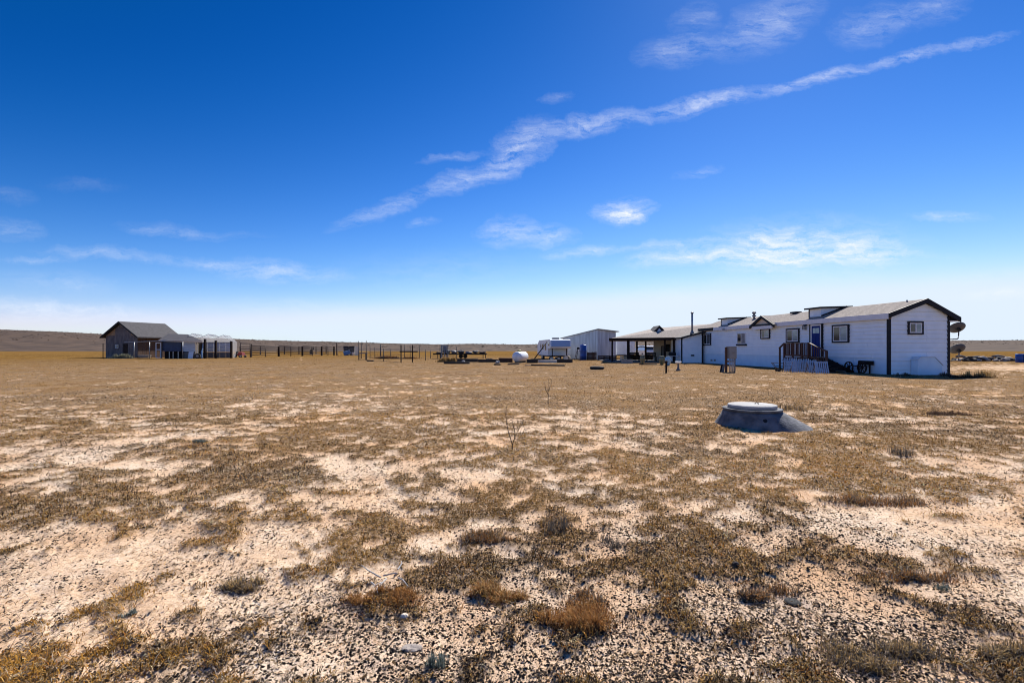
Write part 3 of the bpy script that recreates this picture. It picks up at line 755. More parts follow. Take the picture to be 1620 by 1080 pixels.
# ------------------------------------------------------------------ satellite dishes on the far side wall
def dish(px, py, r, label, pole):
    y = .30; dw_ = HD+.62; wx_ = gx(px, dw_)-HX; x = wx_*math.cos(HROT)+(dw_-HD)*math.sin(HROT)
    t = thing('satellite_dish', label, 'satellite dish', (HX, HD, 0), HROT, 'satellite dishes on the house')
    zc = gz(py, 27.5)
    prof = [(0.001, 0), (r*.35, .012), (r*.7, .05), (r, .11), (r, .125), (r*.7, .065), (r*.35, .028), (.001, .015)]
    d = MB(); d.lathe(prof, 28); o = d.build('reflector', M['dish'], t)
    o.location = (x, y, zc); o.rotation_euler = (R(-52), 0, R(-14)); o.scale = (1.0, .9, 1)
    MB().box(-.07,.07,-.07,.07,-.14,.01).build('bracket', M['black'], o)
    p = MB(); p.tube([(HW+.03, y-.02, zc-.62), (x-.10, y-.02, zc-.60), (x-.02, y-.02, zc-.54), (x, y-.02, zc-.40), (x, y-.04, zc-.05)], .03, 8); p.build('mast', M['dish'], t)
    MB().box(HW+.0, HW+.05, y-.1, y+.06, zc-.7, zc-.5).build('wall_plate', M['dish'], t)
    a = MB(); a.bar((x, y, zc-.1), (x+.12, y+.62, zc-.12), .03); a.build('feed_arm', M['dish'], t)
dish(1519, 519.5, .42, 'upper dark satellite dish standing out against the sky beside the gable end', True)
dish(1519.5, 553.5, .40, 'lower dark satellite dish in front of the ridge beside the gable end', True)

# ------------------------------------------------------------------ lean-to annex and chimney at the far end of the facade
AD = 47.8
ax0, ax1 = gx(1079, AD), gx(1110.4, AD)
az0, az1 = gz(534.5, AD), gz(526, AD)
annex = thing('lean_to_annex', 'small white sided lean-to with dark sloping roof edge on the house corner', 'annex', (0, 0, 0))
b = MB(); b.extrude([(ax0,AD+.03,0),(ax1,AD+.03,0),(ax1,AD+.03,az1),(ax0,AD+.03,az0)], (0,3.2,0)); b.build('wall', M['siding'], annex)
z = 0.02
def atop(x): return az0+(az1-az0)*(x-ax0)/(ax1-ax0)
for k in range(12):
    z1 = z+.25
    xa = ax0 if z1 < az0 else ax0+(z1-az0)/(az1-az0)*(ax1-ax0)
    if xa > ax1-.2: break
    b = MB(); b.hexa([(ax0 if z < az0 else xa,AD-.03,z),(ax1,AD-.03,z),(ax1,AD+.04,z),(ax0 if z < az0 else xa,AD+.04,z)], [(xa,AD,z1-.02),(ax1,AD,z1-.02),(ax1,AD+.04,z1-.02),(xa,AD+.04,z1-.02)])
    b.build('siding_board', M['siding'], annex); z = z1
MB().box(ax1-.02, ax1+.10, AD-.05, AD+.06, 0, az1).build('corner_board', M['trimdark'], annex)
MB().box(ax0-.08, ax0+.02, AD-.05, AD+.06, 0, az0).build('corner_board', M['trimdark'], annex)
b = MB(); b.extrude([(ax0-.2,AD-.25,az0-.06),(ax1+.25,AD-.25,az1+.05),(ax1+.25,AD-.25,az1+.17),(ax0-.2,AD-.25,az0+.06)], (0,3.4,0)); b.build('roof', M['shingledark'], annex)
b = MB(); b.extrude([(ax0-.2,AD-.30,az0-.09),(ax1+.28,AD-.30,az1+.02),(ax1+.28,AD-.30,az1+.19),(ax0-.2,AD-.30,az0+.08)], (0,.05,0)); b.build('barge_board', M['trimdark'], annex)
b = MB().box(-.16,.16,-.05,0,-.07,.07).build('wall_vent', M['black'], annex); b.location = (gx(1095.5, AD), AD-.01, gz(562, AD))
chim = thing('chimney_pipe', 'tall thin galvanised stove pipe rising above the lean-to roof', 'chimney', (gx(1095, 48.4), 48.4, 0))
zc0, zc1 = gz(527, 48.4), gz(494, 48.4)
MB().tube([(0,0,zc0-.2),(0,0,zc1-.1)], .095, 12).build('flue', M['galvpole'], chim)
MB().lathe([(.12,zc1-.12),(.15,zc1-.06),(.15,zc1),(.05,zc1+.06)], 12).build('cap', M['galvpole'], chim)
MB().lathe([(.22,zc0-.1),(.12,zc0+.25)], 12).build('flashing', M['greybox'], chim)

# ------------------------------------------------------------------ covered porch
PD = 49.5
porch = thing('covered_porch', 'open covered porch with dark posts and shingled roof at the far house end', 'porch', (0, 0, 0))
ez = gz(535.5, PD)
FL = Vector((gx(964, PD), PD, ez)); FR = Vector((gx(1112, PD), PD, ez+.1))
RL = Vector((gx(1036, 54.5), 54.5, gz(519, 54.5))); RR = Vector((gx(1134, 53.0), 53.0, gz(511.5, 53.0)))
BL = Vector((gx(966, 58.5), 58.5, ez)); BR = Vector((gx(1125, 58.5), 58.5, ez))
b = MB(); th = Vector((0,0,.16))
b.add([FL,FR,RR,RL,BL,BR,FL-th,FR-th,BL-th,BR-th], [(0,1,2,3),(0,3,4),(4,3,2,5),(1,5,2),(6,8,9,7),(0,6,7,1),(0,4,8,6),(4,5,9,8),(5,1,7,9)])
proof = b.build('roof', M['shingle'], porch)
b = MB(); b.extrude([FL+Vector((-.05,-.05,.05)), FR+Vector((0,-.05,.05)), FR+Vector((0,-.05,-.2)), FL+Vector((-.05,-.05,-.2))], (0,.045,0)); b.build('fascia', M['darkwood'], porch)
b = MB(); b.extrude([FL+Vector((-.05,0,.04)), BL+Vector((-.05,0,.04)), BL+Vector((-.05,0,-.2)), FL+Vector((-.05,0,-.2))], (.045,0,0)); b.build('fascia', M['darkwood'], porch)
# little vent gable on the slope
vd = 51.5; vx = gx(1043, vd); vz0 = gz(525, vd); vz1 = gz(516, vd); vw = gx(1052, vd)-vx
g = MB().extrude([(vx-vw,vd,vz0),(vx+vw,vd,vz0),(vx,vd,vz1)], (0,2.2,0)).build('vent_gable', M['trimdark'], porch)
MB().extrude([(vx-vw*.4,vd-.03,vz0+.08),(vx+vw*.4,vd-.03,vz0+.08),(vx,vd-.03,vz1-.22)], (0,.02,0)).build('louvre', M['trimwhite'], g)
for s in (-1, 1):
    MB().extrude([(vx+s*(vw+.12),vd-.12,vz0-.02),(vx,vd-.12,vz1+.08),(vx,vd-.12,vz1-.02),(vx+s*(vw+.12),vd-.12,vz0-.12)], (0,2.2,0)).build('vent_roof', M['shingledark'], g)
for (px, d, wd) in ((968.5,PD+.2,.15),(994,PD+.2,.24),(1052,PD+.2,.15),(1066,PD+.3,.17),(1007.6,58,.18),(1021.5,58,.18)):
    MB().box(gx(px,d)-wd/2, gx(px,d)+wd/2, d-wd/2, d+wd/2, 0, ez-.1).build('post', M['darkwood'], porch)
WD = 53.6
b = MB(); b.box(gx(1034.5,WD), gx(1067,WD), WD, WD+.15, 0, ez+.1); back = b.build('back_wall', M['cream'], porch)
b = MB(); b.box(gx(1067,WD-.5), gx(1080,WD-3), 51.2, 54, 0, ez+.1); b.build('door_wall', M['trimwhite'], porch)
pdr = MB().box(gx(1070.5,51.2), gx(1077,51.2), 51.12, 51.22, .06, gz(539.5,51.2)).build('door', M['navy'], porch)
MB().box(gx(1070.5,51.2)+.06, gx(1070.5,51.2)+.12, 51.04, 51.13, 1.0, 1.1).build('door_handle', M['galvpole'], pdr)
MB().box(gx(1069,51.2), gx(1070.5,51.2)-.002, 51.1, 51.22, 0, gz(538,51.2)).build('door_trim', M['trimwhite'], pdr)
# white rail of the open far side
b = MB(); xr0, xr1 = gx(1008,58.2), gx(1036,58.2)
b.box(xr0, xr1, 58.1, 58.25, gz(540.5,58.2), gz(537,58.2)); b.box(xr0, xr1, 58.12, 58.22, gz(549.5,58.2), gz(548,58.2)); b.box(xr1-.18, xr1, 58.05, 58.2, 0, ez-.15)
b.build('white_frame', M['trimwhite'], porch)
b = MB(); b.box(gx(990,58.4), gx(1034,58.4), 58.3, 58.45, 0, gz(562.5,58.4)); b.build('low_wall', M['darkwood'], porch)
MB().box(gx(968,PD), gx(1078,PD), PD-.4, 58, 0, .07).build('porch_floor', M['greywood'], porch)
# picture frame on back wall
def leaning_frame(pl, pr, pt_, pb, d, label, name, inner):
    t = thing(name, label, 'frame', (0,0,0))
    x0, x1, z0, z1 = gx(pl,d), gx(pr,d), gz(pb,d), gz(pt_,d)
    b = MB(); b.box(x0,x1,d-.05,d,z1-.08,z1); b.box(x0,x1,d-.05,d,z0,z0+.08); b.box(x0,x0+.07,d-.049,d,z0+.08,z1-.08); b.box(x1-.07,x1,d-.049,d,z0+.08,z1-.08); b.build('moulding', M['darkwood'], t)
    MB().box(x0+.07,x1-.07,d-.03,d-.005,z0+.08,z1-.08).build('panel', inner, t)
leaning_frame(1046,1051,547,566,WD-.03,'tall narrow dark framed mirror on the cream porch wall','wall_mirror',M['scrapgrey'])
leaning_frame(1053.5,1059.5,544.5,556,WD-.03,'small dark framed window panel on the cream porch wall','wall_panel',M['glassd'])
# sideboard bench and planter under the porch
def simple_bench(px0, px1, d, label):
    t = thing('porch_bench', label, 'bench', (0,0,0)); x0, x1 = gx(px0,d), gx(px1,d)
    for k in range(3): MB().box(x0,x1,d+k*.16,d+k*.16+.14,.50,.54).build('seat_slat', M['darkwood'], t)
    for k in range(3): MB().box(x0,x1,d+.52,d+.55,.60+k*.14,.72+k*.14).build('back_slat', M['darkwood'], t)
    for x in (x0+.04, x1-.1):
        for yy in (d+.02, d+.46): MB().box(x,x+.06,yy,yy+.06,.07,.5).build('leg', M['darkwood'], t)
        MB().box(x,x+.06,d+.53,d+.58,.5,1.0).build('back_post', M['darkwood'], t)
simple_bench(1024, 1040, 50.6, 'dark wooden bench under the porch between the two olive urns')
simple_bench(998, 1013, 51.5, 'dark wooden bench under the porch left of the first olive urn')
t = thing('planter_box', 'long low grey planter box at the front edge of the porch', 'planter', (0,0,0))
d = 46.5; x0, x1 = gx(985,d), gx(1001,d)
b = MB(); b.box(x0,x1,d,d+.04,0,.38); b.box(x0,x1,d+.46,d+.5,0,.38); b.box(x0,x0+.04,d+.04,d+.46,0,.38); b.box(x1-.04,x1,d+.04,d+.46,0,.38); b.build('sides', M['greybox'], t)
MB().box(x0+.04,x1-.04,d+.04,d+.46,.02,.30).build('soil', M['tie'], t)
# dark grill / trash by door
t = thing('cooker', 'black barrel grill standing beside the blue porch door', 'grill', (gx(1063.5,48.6),48.6,0))
g = MB(); g.tube([(-.3,0,.85),(.3,0,.85)], .24, 14); g.build('barrel', M['black'], t)
for sx in (-.25,.25):
    for sy in (-.18,.18): MB().box(sx-.02,sx+.02,sy-.02,sy+.02,0,.75).build('leg', M['black'], t)
MB().tube([(.15,0,1.05),(.15,0,1.45)], .05, 8).build('stack', M['black'], t)
MB().box(-.45,.6,-.22,.22,.66,.69).build('shelf', M['trimwhite'], t)

# urns
def urn(px, d, h, r, m, label, grp=None):
    t = thing('glazed_urn', label, 'urn', (gx(px,d), d, 0), 0, grp)
    MB().lathe([(r*.45,0),(r*.62,h*.12),(r*.95,h*.5),(r,h*.68),(r*.85,h*.86),(r*.62,h*.93),(r*.70,h),(r*.58,h),(r*.5,h*.9),(r*.3,h*.85)], 22).build('body', m, t)
    MB().lathe([(r*.66,h*.955),(r*.76,h*.98),(r*.74,h*1.005),(r*.62,h*1.003)], 22).build('rim', m, t)
urn(1016.5, 45.0, .80, .24, M['olive'], 'slim olive green urn at the middle of the porch front', 'glazed urns')
urn(1047, 42.5, .78, .27, M['olive'], 'plump olive green urn beside the pale blue urn', 'glazed urns')
urn(1057, 41.0, .76, .27, M['blueglaze'], 'pale blue glazed urn in front of the porch post', 'glazed urns')
t = thing('bird_bath', 'small stone pedestal bird bath in front of the lean-to', 'bird bath', (gx(1073,31.9),31.9,0))
MB().lathe([(.15,0),(.15,.06),(.08,.12),(.055,.3),(.07,.46)], 16).build('pedestal', M['greywood'], t)
MB().lathe([(.06,.46),(.17,.50),(.215,.57),(.205,.60),(.17,.55),(.03,.53)], 20).build('bowl', M['trimwhite'], t)
t = thing('lamp_post', 'short dark garden post with thin wires before the pale blue urn', 'post', (gx(1054,28.7),28.7,0))
MB().box(-.045,.045,-.045,.045,-.05,.60).build('stake', M['darkwood'], t)
MB().lathe([(.05,.60),(.09,.63),(.08,.70),(.02,.74)], 12).build('cap', M['darkwood'], t)
for s in (-1,1): MB().tube([(s*.02,0,.55),(s*.14,.0,.2),(s*.16,0,0)], .006, 5).build('stay_wire', M['wire'], t)
# tyre ring
def tyre(name, label, px, py, Rr, r, m, cat='tyre', upright=False, zoff=0.0, group=None):
    d = gd(py)+Rr; b = MB(); vs = []; fs = []; n, k2 = 28, 10
    for i_ in range(n):
        a = 2*math.pi*i_/n
        for j_ in range(k2):
            q = 2*math.pi*j_/k2; rr_ = Rr-r+r*math.cos(q)*.9
            vs.append((math.cos(a)*rr_, math.sin(a)*rr_, r*.8+r*.8*math.sin(q)))
    for i_ in range(n):
        for j_ in range(k2): fs.append((i_*k2+j_, ((i_+1)%n)*k2+j_, ((i_+1)%n)*k2+(j_+1)%k2, i_*k2+(j_+1)%k2))
    b.add(vs, fs, True); t = thing(name, label, cat, (gx(px, d), d, zoff-.02), 0, group)
    o = b.build('casing', m, t)
    tr = MB()
    for i_ in range(n*2):
        a = math.pi*i_/n; c, s = math.cos(a), math.sin(a)
        tr.bar((c*(Rr-.015), s*(Rr-.015), r*.35), (c*(Rr-.015), s*(Rr-.015), r*1.25), .03, .04)
    tr.build('tread', m, t)
    return t
tyre('tractor_tyre', 'old black tyre lying flat on the dry grass left of the porch', 944.5, 584.5, .50, .15, M['rubber'])

# ------------------------------------------------------------------ electric pedestal
t = thing('meter_pedestal', 'grey electric meter cabinet on posts standing in front of the house', 'meter', (gx(1157,30.2),30.2,0), R(6))
MB().box(-.24,.27,-.14,.16,.84,1.56).build('cabinet', M['greybox'], t)
MB().box(-.215,.245,-.158,-.141,.87,1.53).build('cabinet_door', M['greybox'], t)
MB().box(-.26,.29,-.17,.18,1.561,1.585).build('hood', M['greybox'], t)
MB().tube([(.06,-.16,1.22),(.06,-.2,1.22)], .07, 14).build('meter_glass', M['scrapgrey'], t)
MB().box(-.40,-.29,-.05,.06,-.05,1.53).build('post', M['redwood'], t)
MB().box(.20,.28,.0,.08,-.05,.835).build('post', M['greywood'], t)
MB().box(-.288,.3,.08,.12,.60,.70).build('cross_board', M['greywood'], t)
for k, x in enumerate((-.14,-.05,.05,.14)): MB().tube([(x,-.05,-.02),(x,-.05,.86)], .026+.008*(k%2), 8).build('conduit', M['pvc'], t)
t = thing('leaning_board', 'weathered grey board leaning on the meter post', 'board', (gx(1143,29.9),29.9,0), R(8))
MB().hexa([(-.22,-.05,0),(.06,-.05,0),(.06,-.02,0),(-.22,-.02,0)], [(-.05,.05,.48),(.20,.05,.48),(.20,.08,.48),(-.05,.08,.48)]).build('face', M['greywood'], t)
MB().hexa([(-.20,-.07,.02),(-.12,-.07,.02),(-.12,-.052,.02),(-.20,-.052,.02)], [(-.04,.028,.46),(.03,.028,.46),(.03,.046,.46),(-.04,.046,.46)]).build('batten', M['darkwood'], t)
t = thing('hand_truck', 'bent black hand truck lying by the deck corner', 'hand truck', (gx(1228,30.6),30.6,0), R(-10))
b = MB(); b.tube([(-.2,0,.55),(.35,0,.50)], .018, 6); b.tube([(-.2,0,.55),(.15,.05,.06)], .018, 6); b.tube([(-.2,.25,.55),(.15,.3,.06)], .018, 6); b.tube([(-.2,0,.55),(-.2,.25,.55)], .018, 6); b.build('frame', M['steel'], t)
MB().box(.08,.32,-.05,.35,.02,.045).build('toe_plate', M['steel'], t)
for yy in (-.06,.36): 
    w_ = MB(); w_.tube([(.15,yy-.025,.10),(.15,yy+.025,.10)], .10, 14); w_.build('wheel', M['rubber'], t)

# ------------------------------------------------------------------ concrete riser in the yard
CB = (gx(1213, 9.2), 9.30); CT = (gx(1190.5, 9.18), 9.20)
cone = thing('concrete_riser', 'grey concrete manhole cone with pale round lid in the dry yard', 'manhole', (CT[0], CT[1], 0))
n = 56; zt = .32; Rb, Rt = .925, .495
ob = (CB[0]-CT[0], CB[1]-CT[1])
b = MB(); vs = []; fs = []; lv = 7
for k in range(lv+1):
    t = k/lv; zz = -.06+(zt+.06)*t; rr_ = Rb+(Rt-Rb)*t; cx, cy = ob[0]*(1-t), ob[1]*(1-t)
    for i_ in range(n):
        a = 2*math.pi*i_/n; q = 1+rnd.uniform(-.004,.004)
        vs.append((cx+rr_*q*math.cos(a), cy+rr_*q*math.sin(a), zz))
for k in range(lv):
    for i_ in range(n): fs.append((k*n+i_, k*n+(i_+1)%n, (k+1)*n+(i_+1)%n, (k+1)*n+i_))
fs.append(tuple(lv*n+i_ for i_ in range(n)))
b.add(vs, fs, True); b.sm[-1] = False; b.build('cone', M['concrete'], cone)
MB().lathe([(Rt-.02,zt),(Rt+.022,zt+.006),(Rt+.026,zt+.035),(Rt,zt+.042),(.3,zt+.042)], 56).build('rim', M['concrete'], cone)
MB().lathe([(.415,zt+.042),(.425,zt+.05),(.428,zt+.098),(.42,zt+.106),(.2,zt+.108)], 56).build('lid', M['concretepale'], cone)
hd = MB(); hd.tube([(.05,-.02,zt+.10),(.045,-.02,zt+.13),(.075,-.02,zt+.145),(.11,-.02,zt+.13),(.105,-.02,zt+.10)], .008, 6); hd.build('lifting_loop', M['steel'], cone)
# lifting hole, a dark socket sunk in the front face
hz_ = .20; tt = (hz_+.06)/(zt+.06); rr_ = Rb+(Rt-Rb)*tt; a = R(-103); cx, cy = ob[0]*(1-tt), ob[1]*(1-tt)
hpos = Vector((cx+rr_*math.cos(a), cy+rr_*math.sin(a), hz_)); nrm = Vector((math.cos(a), math.sin(a), .9)).normalized()
h = MB(); h.tube([hpos-nrm*.03, hpos+nrm*.004], .036, 14); h.build('lifting_hole', M['black'], cone)
h = MB(); h.tube([(-.62+ob[0]*.8,-.3,.16),(-.70+ob[0]*.8,-.34,.05),(-.66+ob[0]*.8,-.42,-.02)], .006, 5); h.build('wire_loop', M['steel'], cone)

# ------------------------------------------------------------------ propane tank
t = thing('propane_tank', 'white horizontal propane tank seen end-on in the middle of the yard', 'tank', (gx(818,48.2),48.2,0), R(-18))
r = .52; b = MB(); ring = []
prof = [(.02,-.30),(.2,-.27),(.36,-.2),(.47,-.1),(r,0.02),(r,2.3),(.47,2.42),(.36,2.52),(.2,2.59),(.02,2.62)]
vs = []; fs = []; n = 28
for (q, yy) in prof:
    for k in range(n): vs.append((q*math.cos(2*math.pi*k/n), yy, .60+q*math.sin(2*math.pi*k/n)))
for i_ in range(len(prof)-1):
    for k in range(n): fs.append((i_*n+k, (i_+1)*n+k, (i_+1)*n+(k+1)%n, i_*n+(k+1)%n))
b.add(vs, fs, True); b.build('shell', M['white'], t)
MB().lathe([(.2,1.08),(.2,1.22),(.15,1.27),(.02,1.29)], 16, (0,.75,0)).build('valve_dome', M['yellow'], t)
for yy in (.35,1.95):
    MB().box(-.32,.32,yy-.06,yy+.06,-.02,.16).build('cradle', M['concrete'], t)

# ------------------------------------------------------------------ camper trailer
t = thing('camper_trailer', 'old white camper trailer with overhanging blue-grey front parked by the metal shed', 'camper', (gx(869,58),58,0), R(5))
WC = 2.45
b = MB(); b.extrude([(0,0.9,.55),(0,0.9,1.42),(0,-.75,1.42),(0,-.9,1.62),(0,-.65,2.42),(0,-.2,2.5),(0,8.6,2.5),(0,10.2,1.9),(0,10.2,.55)], (WC,0,0)); b.build('body', M['camper'], t)
MB().hexa([(.12,-.93,1.64),(WC-.12,-.93,1.64),(WC-.12,-.87,1.62),(.12,-.87,1.62)], [(.12,-.69,2.36),(WC-.12,-.69,2.36),(WC-.12,-.63,2.34),(.12,-.63,2.34)]).build('front_panel', mat('blue_grey_panel', (.36,.46,.60), (.30,.40,.54), scale=1, rough=.4), t)
MB().box(.9,1.7,2.6,3.5,2.49,2.78).build('roof_unit', M['greybox'], t)
MB().extrude([(-.04,.0,1.75),(-.04,.85,1.75),(-.04,.85,2.2),(-.04,.2,2.2)], (.05,0,0)).build('side_window', M['glassd'], t)
MB().box(-.035,.01,2.4,3.3,1.2,2.0).build('side_window', M['glassd'], t)
MB().box(-.035,.01,4.6,5.9,1.3,2.0).build('side_window', M['glassd'], t)
dr = MB().box(-.04,.01,6.6,7.4,.6,2.2).build('side_door', M['trimwhite'], t)
MB().box(-.05,-.03,6.75,7.25,1.5,2.0).build('pane', M['glassd'], dr)
for x in (.35, WC-.35): MB().box(x-.05,x+.05,-.1,.0,.02,1.42).build('landing_leg', M['darkwood'], t)
MB().box(.3,WC-.3,.82,.89,.62,1.35).build('front_hatch', M['skirt'], t)
for x in (.02, WC-.24):
    for yy in (5.4,6.25):
        w_ = MB(); w_.tube([(x,yy,.36),(x+.22,yy,.36)], .36, 18); wh = w_.build('wheel', M['rubber'], t)
        MB().tube([(x-.012,yy,.36),(x+.232,yy,.36)], .2, 14).build('rim', M['galvpole'], wh)
MB().box(.1,WC-.1,.9,9.9,.40,.549).build('chassis', M['steel'], t)
# leaning dark pole and clutter under it
t = thing('leaning_pole', 'long dark pole leaning against the front corner of the camper', 'pole', (gx(843,55.5),55.5,0))
MB().tube([(0,0,0),(gx(865.5,56.5)-gx(843,55.5),1.0,gz(540.5,56.5))], [.07,.05], 8).build('shaft', M['darkwood'], t)
MB().lathe([(.11,-.02),(.11,.10)], 8).build('butt', M['darkwood'], t)
for (px, d, rx, lab) in ((873,56.6,.22,'tan round log end lying under the camper front, nearest the leaning pole'),(884,56.2,.2,'pale yellowish log end on the ground under the camper overhang'),(895.5,56,.30,'large tan log end lying at the right end under the camper front')):
    t = thing('log', lab, 'log', (gx(px,d),d,rx), R(rnd.uniform(-20,20)))
    MB().tube([(0,-.01,0),(0,1.4,0)], [rx,rx*.95], 14).build('bark', M['bark'], t)
    MB().tube([(0,-.03,0),(0,.0,0)], rx*.9, 14).build('cut_face', M['cream'], t)

# ------------------------------------------------------------------ galvanised metal shed
SC = Vector((gx(945.5,62),62,0)); SLv = Vector((gx(890.5,68),68,0)); du = (SLv-SC); LW = du.length; du.normalize()
dv = Vector((-du.y, du.x, 0)) if False else Vector((du.y, -du.x, 0))
if dv.x < 0: dv = -dv
shed = thing('metal_shed', 'weathered galvanised metal shed with sloping roof behind the camper', 'shed', (0,0,0))
zc, zl_, zr_ = gz(521.5,62), gz(535,68), gz(525,63.6); WS = 3.2
A = SC; Bp = SC+du*LW; Cp = Bp+dv*WS; Dp = SC+dv*WS
def zv(v, z): return Vector((v.x, v.y, z))
b = MB(); b.add([zv(A,0),zv(Bp,0),zv(Cp,0),zv(Dp,0),zv(A,zc),zv(Bp,zl_),zv(Cp,zl_-.2),zv(Dp,zr_)], [(0,3,2,1),(4,5,6,7),(0,1,5,4),(1,2,6,5),(2,3,7,6),(3,0,4,7)]); b.build('wall', M['galv'], shed)
# corrugated sheets, each its own ribbed panel
def sheets(P0, dirv, length, ztop0, ztop1, outn, n):
    for k in range(n):
        b = MB(); m_ = 8
        ps = []
        for q in range(m_+1):
            s = length*(k+q/m_*.985)/n; h = ztop0+(ztop1-ztop0)*s/length
            off = .035 if q % 2 else .012
            ps.append((P0+dirv*s+outn*off, h))
        vs = [];
        for (p, h) in ps: vs += [(p.x,p.y,.02),(p.x,p.y,h-.02)]
        b.add(vs, [(2*q,2*q+2,2*q+3,2*q+1) for q in range(m_)]); b.build('sheet', M['galv'], shed)
sheets(A, du, LW, zc, zl_, -dv, 8)
sheets(A, dv, WS, zc, zr_, -du, 4)
up = Vector((0,0,.09))
o1 = A-du*.3-dv*.2; o2 = Bp+du*.35-dv*.2; o3 = Cp+du*.35+dv*.35; o4 = Dp-du*.3+dv*.35
sl_ = (zl_-zc)/LW; sw = (zr_-zc)/WS
def rzz(v): 
    rel = v-A; return zc+sl_*rel.dot(du)+sw*rel.dot(dv)
bt = [zv(v, rzz(v)) for v in (o1,o2,o3,o4)]; b = MB(); b.hexa(bt, [v+up for v in bt]); b.build('roof', M['galvpole'], shed)
# white box trailer beyond the porch
t = thing('box_trailer', 'white box trailer standing behind the left porch posts', 'trailer', (gx(976,66),66,0), R(5))
MB().box(0,2.5,0,6,.55,gz(539,66)).build('box', M['camper'], t)
for k in range(5): MB().box(.03+k*.49,.49+k*.49,-.03,0,.6,gz(540.5,66)).build('front_panel', M['camper'], t)
for x in (.0,2.28):
    w_ = MB(); w_.tube([(x,3.8,.38),(x+.22,3.8,.38)], .38, 16); w_.build('wheel', M['rubber'], t)
MB().box(.1,2.4,.05,5.9,.40,.549).build('chassis', M['steel'], t)
MB().bar((1.25,0,.48),(1.25,-1.3,.45), .1).build('tow_bar', M['steel'], t)
MB().box(1.2,1.3,-1.25,-1.15,0,.4).build('jack', M['steel'], t)

# ------------------------------------------------------------------ two white vehicles seen through the porch
def suv(px, d, rz, label):
    t = thing('parked_car', label, 'car', (gx(px,d),d,0), rz, 'white vehicles behind the porch')
    W, L_ = 1.9, 4.7
    prof = [(0,.42),(0,1.0),(.12,1.12),(.30,1.72),(.75,1.80),(2.7,1.80),(3.35,1.18),(4.45,1.05),(4.7,.85),(4.7,.42)]
    b = MB(); n = len(prof)
    vs = []
    for s in (-1, 1):
        for (yy, zz) in prof: vs.append((s*(W/2-(.16 if zz > 1.3 else .0)), yy, zz))
    b.add(vs, [tuple(range(n))[::-1], tuple(range(n, 2*n))]+[(k, (k+1)%n, n+(k+1)%n, n+k) for k in range(n)]); b.build('body', M['carwhite'], t)
    b = MB(); b.hexa([(-.68,.10,1.2),(.68,.10,1.2),(.68,.16,1.2),(-.68,.16,1.2)], [(-.60,.26,1.66),(.60,.26,1.66),(.60,.32,1.66),(-.60,.32,1.66)]); b.build('rear_window', M['glassd'], t)
    for s in (-1, 1):
        MB().box(s*.86-.08, s*.86+.08, -.03, .05, .85, 1.08).build('tail_light', M['taillight'], t)
        b = MB(); b.extrude([(s*(W/2-.155),.5,1.22),(s*(W/2-.155),2.9,1.22),(s*(W/2-.155),2.55,1.68),(s*(W/2-.155),.6,1.68)], (s*.04,0,0)); b.build('side_window', M['glassd'], t)
        for yy in (.95, 3.75):
            w_ = MB(); w_.tube([(s*.72,yy,.36),(s*.965,yy,.36)], .36, 18); wh = w_.build('wheel', M['rubber'], t)
            MB().tube([(s*.95,yy,.36),(s*.975,yy,.36)], .2, 12).build('rim', M['galvpole'], wh)
    MB().box(-.88,.88,-.08,.02,.42,.66).build('bumper', M['greybox'], t)
    MB().box(-.16,.16,-.02,.01,.86,.98).build('number_plate', M['trimwhite'], t)
suv(1029.5, 72, R(4), 'white car seen from the rear through the right bay of the porch')
suv(1011.5, 76, R(-50), 'white car standing at an angle left of the other white car')

# ------------------------------------------------------------------ blue tank and clutter by the shed
t = thing('blue_tank', 'tall bright blue plastic tank standing in front of the metal shed', 'tank', (gx(922.5,59),59,0))
r = .42; zt_ = gz(545,59)
MB().lathe([(r,0),(r,.5),(r*1.03,.52),(r*1.03,.56),(r,.58),(r,1.1),(r*1.03,1.12),(r*1.03,1.16),(r,1.18),(r,zt_-.12),(r*.85,zt_-.02),(.1,zt_)], 22).build('shell', M['bluepaint'], t)
MB().lathe([(.16,zt_-.03),(.16,zt_+.06),(.05,zt_+.07)], 14).build('lid', M['bluepaint'], t)
t = thing('pallet_screen', 'dark upright board screen beside the blue tank', 'screen', (0,0,0))
d = 58.8; x0, x1 = gx(928.5,d), gx(944,d)
for k in range(8):
    xa = x0+(x1-x0)*k/8; MB().box(xa, xa+(x1-x0)/8-.02, d, d+.03, 0, gz(557,d)+rnd.uniform(-.04,.04)).build('board', M['tierust'], t)
for z in (.2,.7): MB().box(x0,x1,d+.031,d+.08,z,z+.09).build('rail', M['darkwood'], t)
for k,(px,d,m,lab,cat) in enumerate(((951,57.5,'tierust','rusty brown crate by the pallet screen','crate'),(960,57,'darkwood','dark crate in the middle of the clutter left of the porch','crate'),(970,56.5,'tierust','rust brown crate at the foot of the left porch post','crate'),(987,53.5,'cream','cream crate behind the low planter box on the porch','crate'))):
    t = thing('slatted_crate', lab, cat, (gx(px,d),d,.0), R(rnd.uniform(-20,20)))
    for z in (.02,.22,.42):
        b = MB(); b.box(-.36,.36,-.26,-.235,z,z+.15); b.box(-.36,.36,.235,.26,z,z+.15); b.box(-.36,-.335,-.234,.234,z,z+.15); b.box(.335,.36,-.234,.234,z,z+.15); b.build('slat_ring', M[m], t)
    b = MB(); b.box(-.33,.33,-.23,.23,.02,.05); b.build('base', M[m], t)
    for sx in (-.33,.29):
        for sy in (-.23,.19): MB().box(sx,sx+.04,sy,sy+.04,.0,.58).build('corner_post', M[m], t)
t = thing('upright_meter', 'white round dial on a dark stand left of the blue tank', 'dial', (gx(914.5,58.5),58.5,0))
MB().bar((-.45,0,0),(-.1,0,1.25), .05).build('strut', M['steel'], t); MB().bar((-.25,.1,0),(.02,0,1.3), .05).build('strut', M['steel'], t)
